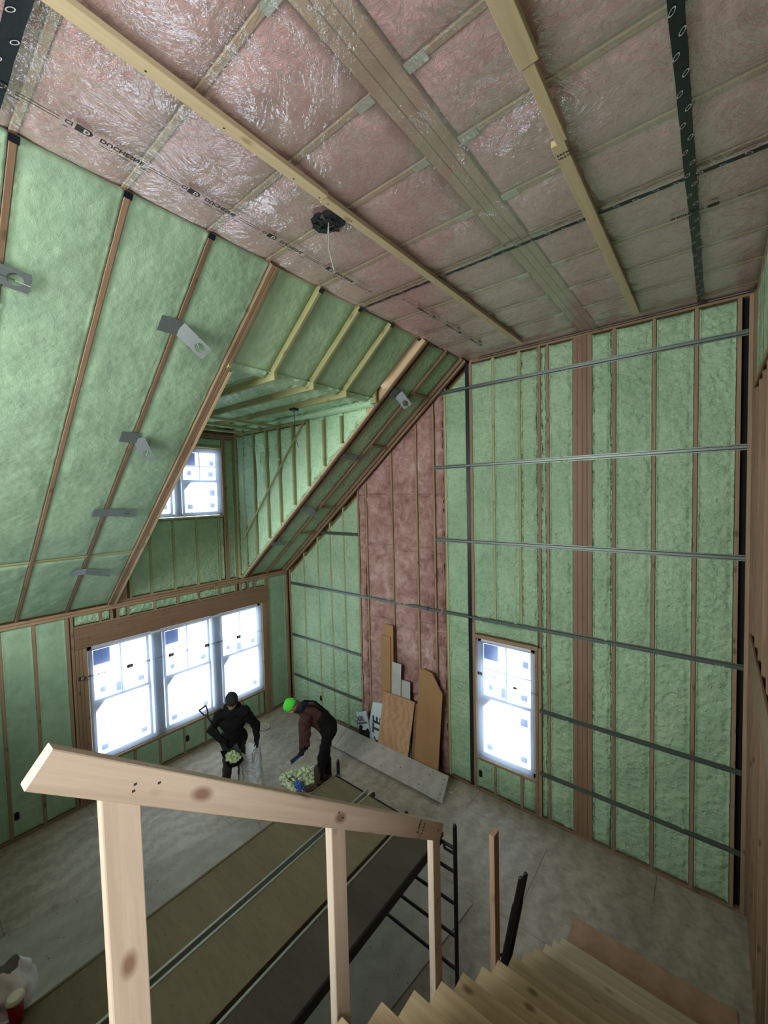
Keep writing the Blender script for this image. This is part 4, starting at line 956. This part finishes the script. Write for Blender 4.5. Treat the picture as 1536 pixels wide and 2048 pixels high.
def sdf(prims, h, kk=.03, pad=.05, wr=None, cut=None):
    """prims: (a, b, ra, rb) tapered capsules, smoothly joined; wr = (amplitude, frequency) of cloth folds"""
    P = np.array([list(p[0]) for p in prims]+[list(p[1]) for p in prims]); rm = max(max(p[2], p[3]) for p in prims)
    lo = P.min(0)-rm-pad; hi = P.max(0)+rm+pad
    n = np.ceil((hi-lo)/h).astype(int)+1
    X, Y, Z = np.meshgrid(*[lo[i]+np.arange(n[i])*h for i in range(3)], indexing='ij')
    D = None
    for a, b, ra, rb in prims:
        a = np.array(a); b = np.array(b); ab = b-a; L2 = max(1e-9, ab@ab)
        t = np.clip(((X-a[0])*ab[0]+(Y-a[1])*ab[1]+(Z-a[2])*ab[2])/L2, 0, 1)
        d = np.sqrt((X-a[0]-t*ab[0])**2+(Y-a[1]-t*ab[1])**2+(Z-a[2]-t*ab[2])**2)-(ra+(rb-ra)*t)
        if D is None: D = d
        else:
            q_ = np.clip(.5+.5*(D-d)/kk, 0, 1); D = D*(1-q_)+d*q_-kk*q_*(1-q_)
    if wr:
        am, fq = wr
        D = D+am*(np.sin(X*fq+2*np.sin(Z*fq*.6+1))*np.sin(Y*fq*1.1+1.7*np.sin(X*fq*.5))+.7*np.sin(Z*fq*1.9+2.2*np.sin(X*fq*.8+Y*fq*.7)))
    if cut is not None:
        for po, pn in cut:
            D = np.maximum(D, (X-po[0])*pn[0]+(Y-po[1])*pn[1]+(Z-po[2])*pn[2])
    return nets(D, lo, h)
def blob(name, prims, h, mat, parent, **k):
    V, F = sdf(prims, h, **k)
    g = G(); g.v = [tuple(v) for v in V]; g.f = [tuple(int(i) for i in f) for f in F]
    return g.obj(name, mat, parent, smooth=True)
V3 = lambda *a: Vector(a)
def hand(w_, d_, pn, side, curl, spread=.16, r=.0105):
    """palm and five fingers from the wrist w_ along d_; pn = palm normal (fingers curl to it); side = thumb side"""
    d_ = d_.normalized(); pn = (pn-d_*pn.dot(d_)).normalized(); sd = d_.cross(pn)*side
    pr = [(w_, w_+d_*.045, .026, .030)]
    for i in range(4): pr.append((w_+d_*.02+sd*(.012-.008*i)*1.2, w_+d_*.085+sd*(.030-.020*i), .018, .0135))
    for i, ln in enumerate((.072, .080, .074, .058)):
        b0 = w_+d_*.088+sd*(.030-.0205*i); dr = (d_+sd*(1.5-i)*spread*.35)
        c1 = curl*(.9+.08*i); p1 = b0+(dr*math.cos(c1*.5)+pn*math.sin(c1*.5)).normalized()*ln*.5
        p2 = p1+(dr*math.cos(c1*1.25)+pn*math.sin(c1*1.25)).normalized()*ln*.34
        p3 = p2+(dr*math.cos(c1*1.8)+pn*math.sin(c1*1.8)).normalized()*ln*.26
        pr += [(b0-d_*.01, p1, r*1.1, r), (p1, p2, r, r*.92), (p2, p3, r*.92, r*.8)]
    t0_ = w_+d_*.028+sd*.026; t1_ = t0_+(d_*.6+sd*.75+pn*.35).normalized()*.045; t2_ = t1_+(d_*.9+sd*.15+pn*.5).normalized()*.032
    pr += [(t0_, t1_, .0155, .0125), (t1_, t2_, .0125, .0095)]
    return pr
def head_prims(c, f, u):
    """c = centre between the ears, f = facing, u = up"""
    f = f.normalized(); u = (u-f*u.dot(f)).normalized(); s_ = f.cross(u)
    L = lambda a, b, c_: c+f*a+u*b+s_*c_
    pr = [(L(-.028, .035, 0), L(.022, .040, 0), .083, .078),      # skull
          (L(.03, -.02, 0), L(.045, -.075, 0), .060, .034),       # jaw to chin
          (L(.075, .012, 0), L(.100, -.026, 0), .011, .017),      # nose
          (L(.070, .022, .03), L(.074, .022, -.03), .018, .018),  # brow
          (L(.078, -.058, .018), L(.078, -.058, -.018), .012, .012)]   # mouth
    for s2 in (1, -1):
        pr += [(L(.055, -.022, s2*.038), L(.040, -.04, s2*.044), .026, .024),      # cheeks
               (L(-.004, .012, s2*.078), L(-.012, -.022, s2*.074), .017, .011)]    # ears
    return pr, L
def eyes(par, L):
    for s2 in (1, -1):
        c = L(.079, .004, s2*.030)
        G().grid(lambda s, t: (c.x+.011*math.cos(6.2832*s)*math.sin(math.pi*t), c.y+.011*math.sin(6.2832*s)*math.sin(math.pi*t), c.z+.011*math.cos(math.pi*t)), 12, 8).obj('eye', EYE, par, smooth=True)
EYE = plain('eye', S(60,50,44), .25)

# ---- worker with the shovel, facing the stair
f1 = V3(.858, -.513, 0); r1 = V3(.513, .858, 0)
w1 = thing('person', 'person in black jacket and dark beanie filling a clear bag with a shovel', 'person', (-6.19, 3.50, 0))
hipL, hipR = V3(-6.225, 3.435, .93), V3(-6.135, 3.60, .93); kL, kR = V3(-6.19, 3.40, .50), V3(-6.075, 3.60, .49)
aL, aR = V3(-6.26, 3.37, .10), V3(-6.13, 3.62, .10)
pel = (hipL+hipR)/2+V3(0, 0, .05); chest = pel+f1*.09+V3(0, 0, .30); nk = pel+f1*.15+V3(0, 0, .52)
shL, shR = nk-r1*.185-V3(0, 0, .06), nk+r1*.185-V3(0, 0, .075)
elL, elR = V3(-6.31, 3.215, 1.17), V3(-5.965, 3.81, 1.09)
haL, haR = V3(-6.115, 3.275, 1.035), V3(-5.885, 3.765, .875)
hc = nk+f1*.055+V3(0, 0, .155); hf = f1*.72+V3(0, 0, -.62); hu = f1*.62+V3(0, 0, .78)
hp, HL = head_prims(hc, hf, hu)
leg = lambda h_, k_, a_, s=1.: [(h_, k_, .082*s, .056*s), (k_, a_, .054*s, .036*s)]
arm = lambda s_, e_, h_, s=1.: [(s_, e_, .050*s, .040*s), (e_, h_, .040*s, .028*s)]
blob('body', leg(hipL, kL, aL)+leg(hipR, kR, aR)+[(pel, chest, .125, .14), (hipL, hipR, .10, .10), (chest, nk-V3(0, 0, .05), .13, .08), (shL, shR, .06, .06), (nk-V3(0, 0, .03), hc-V3(0, 0, .05), .058, .055),
     (aL, aL+f1*.14-V3(0, 0, .06), .04, .03), (aR, aR+f1*.14-V3(0, 0, .06), .04, .03)]+arm(shL, elL, haL)+arm(shR, elR, haR)+hp, .012, SKIN, w1, kk=.025)
eyes(w1, HL)
blob('trousers', leg(hipL, kL, aL-V3(0, 0, .02), 1.22)+leg(hipR, kR, aR-V3(0, 0, .02), 1.22)+[(kL, aL-V3(0, 0, .02), .07, .062), (kR, aR-V3(0, 0, .02), .07, .062), (hipL, hipR, .125, .125), (pel, pel+V3(0, 0, .12), .135, .135)], .013, GREYCLOTH, w1, wr=(.006, 26))
jk = [(pel-V3(0, 0, .06), chest, .165, .168), (hipL+V3(0, 0, .02), hipR+V3(0, 0, .02), .13, .13), (chest, nk-V3(0, 0, .06), .165, .10), (chest-r1*.06, chest+r1*.06, .15, .15), (shL, shR, .088, .088), (nk-V3(0, 0, .04), nk+V3(0, 0, .035), .088, .078)]
blob('jacket', jk+arm(shL, elL, elL+(haL-elL)*.97, 1.62)+arm(shR, elR, elR+(haR-elR)*.97, 1.62), .013, BLACKCLOTH, w1, wr=(.006, 30))
blob('hood', [(nk-f1*.06-r1*.09+V3(0, 0, .02), nk-f1*.09+V3(0, 0, .05), .05, .06), (nk-f1*.09+V3(0, 0, .05), nk-f1*.06+r1*.09+V3(0, 0, .02), .06, .05)], .012, BLACKCLOTH, w1, wr=(.005, 40))
blob('beanie', [(HL(-.03, .045, 0), HL(.018, .055, 0), .094, .088), (HL(-.02, .07, 0), HL(-.03, .10, 0), .075, .05)], .009, HATCLOTH, w1, cut=[(HL(.03, .018, 0), (-(hu*.94+hf*-.1)).normalized())])
G().lathe([(.088, -.018), (.096, -.012), (.098, .012), (.092, .02), (.088, .014)], 28).obj('brim', HATCLOTH, w1, frame(HL(-.006, .032, 0), hf, hf.cross(hu)*-1), True)
shaft_d = V3(-6.115, 3.275, 1.035)-V3(-6.41, 3.135, 1.53)
blob('left_glove', hand(haR, (haR-elR), -r1+f1*.2, 1, .9), .0065, GLOVE, w1, kk=.008, pad=.02)
blob('right_glove', hand(haL-shaft_d.normalized()*.03-f1*.03, shaft_d*.25+f1*.10+r1*.05, r1+V3(0, 0, -.2), -1, 1.25), .0065, GLOVE, w1, kk=.008, pad=.02)
for a_, k_ in ((aL, kL), (aR, kR)):
    blob('boot', [(a_+V3(0, 0, .12), a_-V3(0, 0, .02), .066, .064), (a_-V3(0, 0, .045)-f1*.02, a_+f1*.17-V3(0, 0, .055), .058, .050)], .010, BOOTK, w1, cut=[((0, 0, .004), (0, 0, -1))])
# ---- shovel with a D handle, loaded with scraps
sh_ = thing('shovel', 'black shovel with D handle held by the worker in black', 'shovel', (-6.0, 3.3, .8))
D0, B0 = V3(-6.41, 3.135, 1.53), V3(-6.00, 3.33, .845); sd = (B0-D0).normalized(); sx_ = sd.cross(f1).normalized()
G().tube([D0+sd*.13, B0], .015, 12).obj('shaft', PLASTICK, sh_)
G().tube([D0+sd*.15, D0+sd*.10-sx_*.035, D0-sx_*.06, D0-sx_*.05-sd*.01], .011, 10).obj('grip_fork', PLASTICK, sh_)
G().tube([D0+sd*.15, D0+sd*.10+sx_*.035, D0+sx_*.06, D0+sx_*.05-sd*.01], .011, 10).obj('grip_fork', PLASTICK, sh_)
G().tube([D0-sx_*.062, D0+sx_*.062], .014, 12).obj('grip', PLASTICK, sh_)
bn = sd.cross(sx_).normalized(); bn = bn if bn.z > 0 else -bn
bd = (f1*.8+r1*.35+V3(0, 0, -.28)).normalized(); bs = bd.cross(V3(0, 0, 1)).normalized(); bu = bs.cross(bd)
def scoop(s, t):
    u_ = (s-.5)*.27*(1-.12*t**3); return B0-bd*.04+bs*u_+bd*t*.31+bu*(.055*(2*(s-.5))**2+.05*(1-t)**2-.02)
def scoop2(s, t): return Vector(scoop(1-s, t))-bu*.004
G().grid(scoop, 12, 10).grid(scoop2, 12, 10).obj('blade', BLACKM, sh_, smooth=True)
G().tube([B0-sd*.06, B0, B0+bd*.05-bu*.004], [.019, .021, .016], 12).obj('socket', BLACKM, sh_)
ld = tag(lumps((B0.x+bd.x*.14, B0.y+bd.y*.14, B0.z+bd.z*.14+.01), .14, 90, 12, .12, (.018, .045)).obj('foam_scrap_load', SCRAP), 'load of pale green foam scraps heaped on the shovel blade', 'foam scraps'); ld['kind'] = 'stuff'
# ---- clear bag held open
def bagf(s, t):
    a_ = s*2*math.pi; c0 = V3(-5.86, 3.66, .02).lerp(V3(-5.90, 3.62, .80), t)
    R_ = (.20-.05*t)*(1+.25*mnoise.noise(Vector((math.cos(a_)*1.6, math.sin(a_)*1.6, t*2.4)))+.10*mnoise.noise(Vector((math.cos(a_)*5, math.sin(a_)*5, t*5))))
    if t < .06: R_ *= t/.06*.5+.5
    return c0+r1*math.cos(a_)*R_*1.05+f1*math.sin(a_)*R_*.75+V3(0, 0, .03*math.sin(a_*3)*t)
tag(G().grid(bagf, 60, 30).obj('clear_bag', BAGF, None, smooth=True), 'clear plastic rubbish bag standing on the floor between shovel and gloved hand', 'bag')

# ---- bending worker with the green hat
f2 = V3(-.648, -.762, 0); d2 = V3(-.762, .648, 0)
w2 = thing('person', 'person bending over in neon green beanie, brown sweater and black bib trousers', 'person', (-5.13, 4.52, 0))
hN, hF = V3(-4.985, 4.545, .985), V3(-5.125, 4.665, .985); kN, kF = V3(-5.07, 4.47, .54), V3(-5.16, 4.62, .52)
aN, aF = V3(-5.115, 4.40, .10), V3(-5.165, 4.66, .10)
pe2 = (hN+hF)/2+V3(.0, .0, .03); ch2 = V3(-5.225, 4.385, 1.275); nk2 = V3(-5.335, 4.255, 1.375)
sN, sF = V3(-5.155, 4.205, 1.285), V3(-5.425, 4.435, 1.285); eN, eF = V3(-5.165, 4.215, 1.03), V3(-5.40, 4.34, 1.04)
gN, gF = V3(-5.155, 4.215, .875), V3(-5.225, 4.165, .80)
hc2 = V3(-5.425, 4.15, 1.425); hf2 = f2*.62+V3(0, 0, -.78); hu2 = f2*.78+V3(0, 0, .62)
hp2, HL2 = head_prims(hc2, hf2, hu2)
blob('body', leg(hN, kN, aN)+leg(hF, kF, aF)+[(pe2, ch2, .125, .14), (hN, hF, .10, .10), (ch2, nk2, .13, .07), (sN, sF, .055, .055), (nk2, hc2, .056, .055), (aN, aN+f2*.14-V3(0, 0, .06), .04, .03), (aF, aF+f2*.14-V3(0, 0, .06), .04, .03)]
     +arm(sN, eN, gN)+arm(sF, eF, gF)+hp2, .012, SKIN, w2, kk=.025)
eyes(w2, HL2)
blob('sweater', [(pe2+(ch2-pe2)*.25, ch2, .150, .158), (ch2, nk2, .155, .088), (sN, sF, .085, .085)]+arm(sN, eN, eN+(gN-eN)*.97, 1.7)+arm(sF, eF, eF+(gF-eF)*.97, 1.7), .012, BROWNCLOTH, w2, wr=(.006, 30))
blob('bib_trousers', leg(hN, kN, aN-V3(0, 0, -.05), 1.28)+leg(hF, kF, aF-V3(0, 0, -.05), 1.28)+[(kN, aN+V3(0, 0, .03), .074, .062), (kF, aF+V3(0, 0, .03), .074, .062), (hN, hF, .135, .135), (pe2, pe2+(ch2-pe2)*.55+V3(.02, .02, .02), .155, .158)], .013, BIBCLOTH, w2, wr=(.006, 26))
back = V3(0, 0, 1)*.85-f2*.4; back.normalize()
for s2 in (-1, 1):
    o_ = d2*s2*.075
    G().tube([pe2+(ch2-pe2)*.5+back*.165+o_*.7, ch2+back*.172+o_, nk2-f2*.02+back*.10+o_*1.1, nk2+f2*.05+back*.0+o_*1.35], [.02, .018, .018, .018], 8).obj('brace_strap', BIBCLOTH, w2, smooth=True)
blob('hood', [(nk2-d2*.07+back*.03, nk2+back*.06-f2*.02, .058, .062), (nk2+back*.06-f2*.02, nk2+d2*.07+back*.03, .062, .058), (nk2, nk2+f2*.05, .078, .072)], .011, SCARF, w2, wr=(.006, 40))
blob('beanie', [(HL2(-.03, .045, 0), HL2(.018, .055, 0), .096, .090), (HL2(-.02, .07, 0), HL2(-.035, .11, 0), .078, .05)], .009, GREENKNIT, w2, cut=[(HL2(.03, .012, 0), (-(hu2*.94+hf2*-.1)).normalized())])
G().lathe([(.090, -.02), (.098, -.014), (.100, .014), (.094, .022), (.090, .016)], 28).obj('brim', GREENKNIT, w2, frame(HL2(-.006, .028, 0), hf2, hf2.cross(hu2)*-1), True)
blob('left_glove', hand(gN+V3(0, 0, .01), gN-eN+f2*.04, f2*.3-d2*-1, 1, 1.1), .0065, GLOVE, w2, kk=.008, pad=.02)
blob('right_glove', hand(gF+V3(0, 0, .01), gF-eF, -d2+f2*.2, -1, 1.1), .0065, GLOVE, w2, kk=.008, pad=.02)
for a_ in (aN, aF):
    blob('boot', [(a_+V3(0, 0, .26), a_-V3(0, 0, .02), .070, .064), (a_-V3(0, 0, .045)-f2*.02, a_+f2*.18-V3(0, 0, .055), .058, .050)], .010, BOOT, w2, cut=[((0, 0, .004), (0, 0, -1))])
# ---- hand brush
hb2 = thing('hand_brush', 'blue headed hand brush held by the bending worker', 'brush', (-5.24, 4.07, .67))
q0, q1 = V3(-5.165, 4.20, .82), V3(-5.235, 4.09, .70); qd = (q1-q0).normalized()
G().tube([q0-qd*.06, q0, q1], [.014, .014, .009], 10).obj('handle', PLASTICK, hb2)
qa = (f2*.75+V3(0, 0, -.55)).normalized()
M = frame(q1-qa*.03+V3(0, 0, -.03), qa, d2)
G().rbox((-.05, -.022, -.012), (.17, .022, .014), .006).obj('brush_block', BLUEP, hb2, M)
g = G()
for i in range(18):
    for j in range(5): g.tube([M @ V3(-.05+i*.0112, -.018+j*.009, -.012), M @ V3(-.052+i*.0118, -.021+j*.0105, -.045)], .004, 5)
bz = g.obj('bristles', BLUEP, hb2); bz['kind'] = 'stuff'
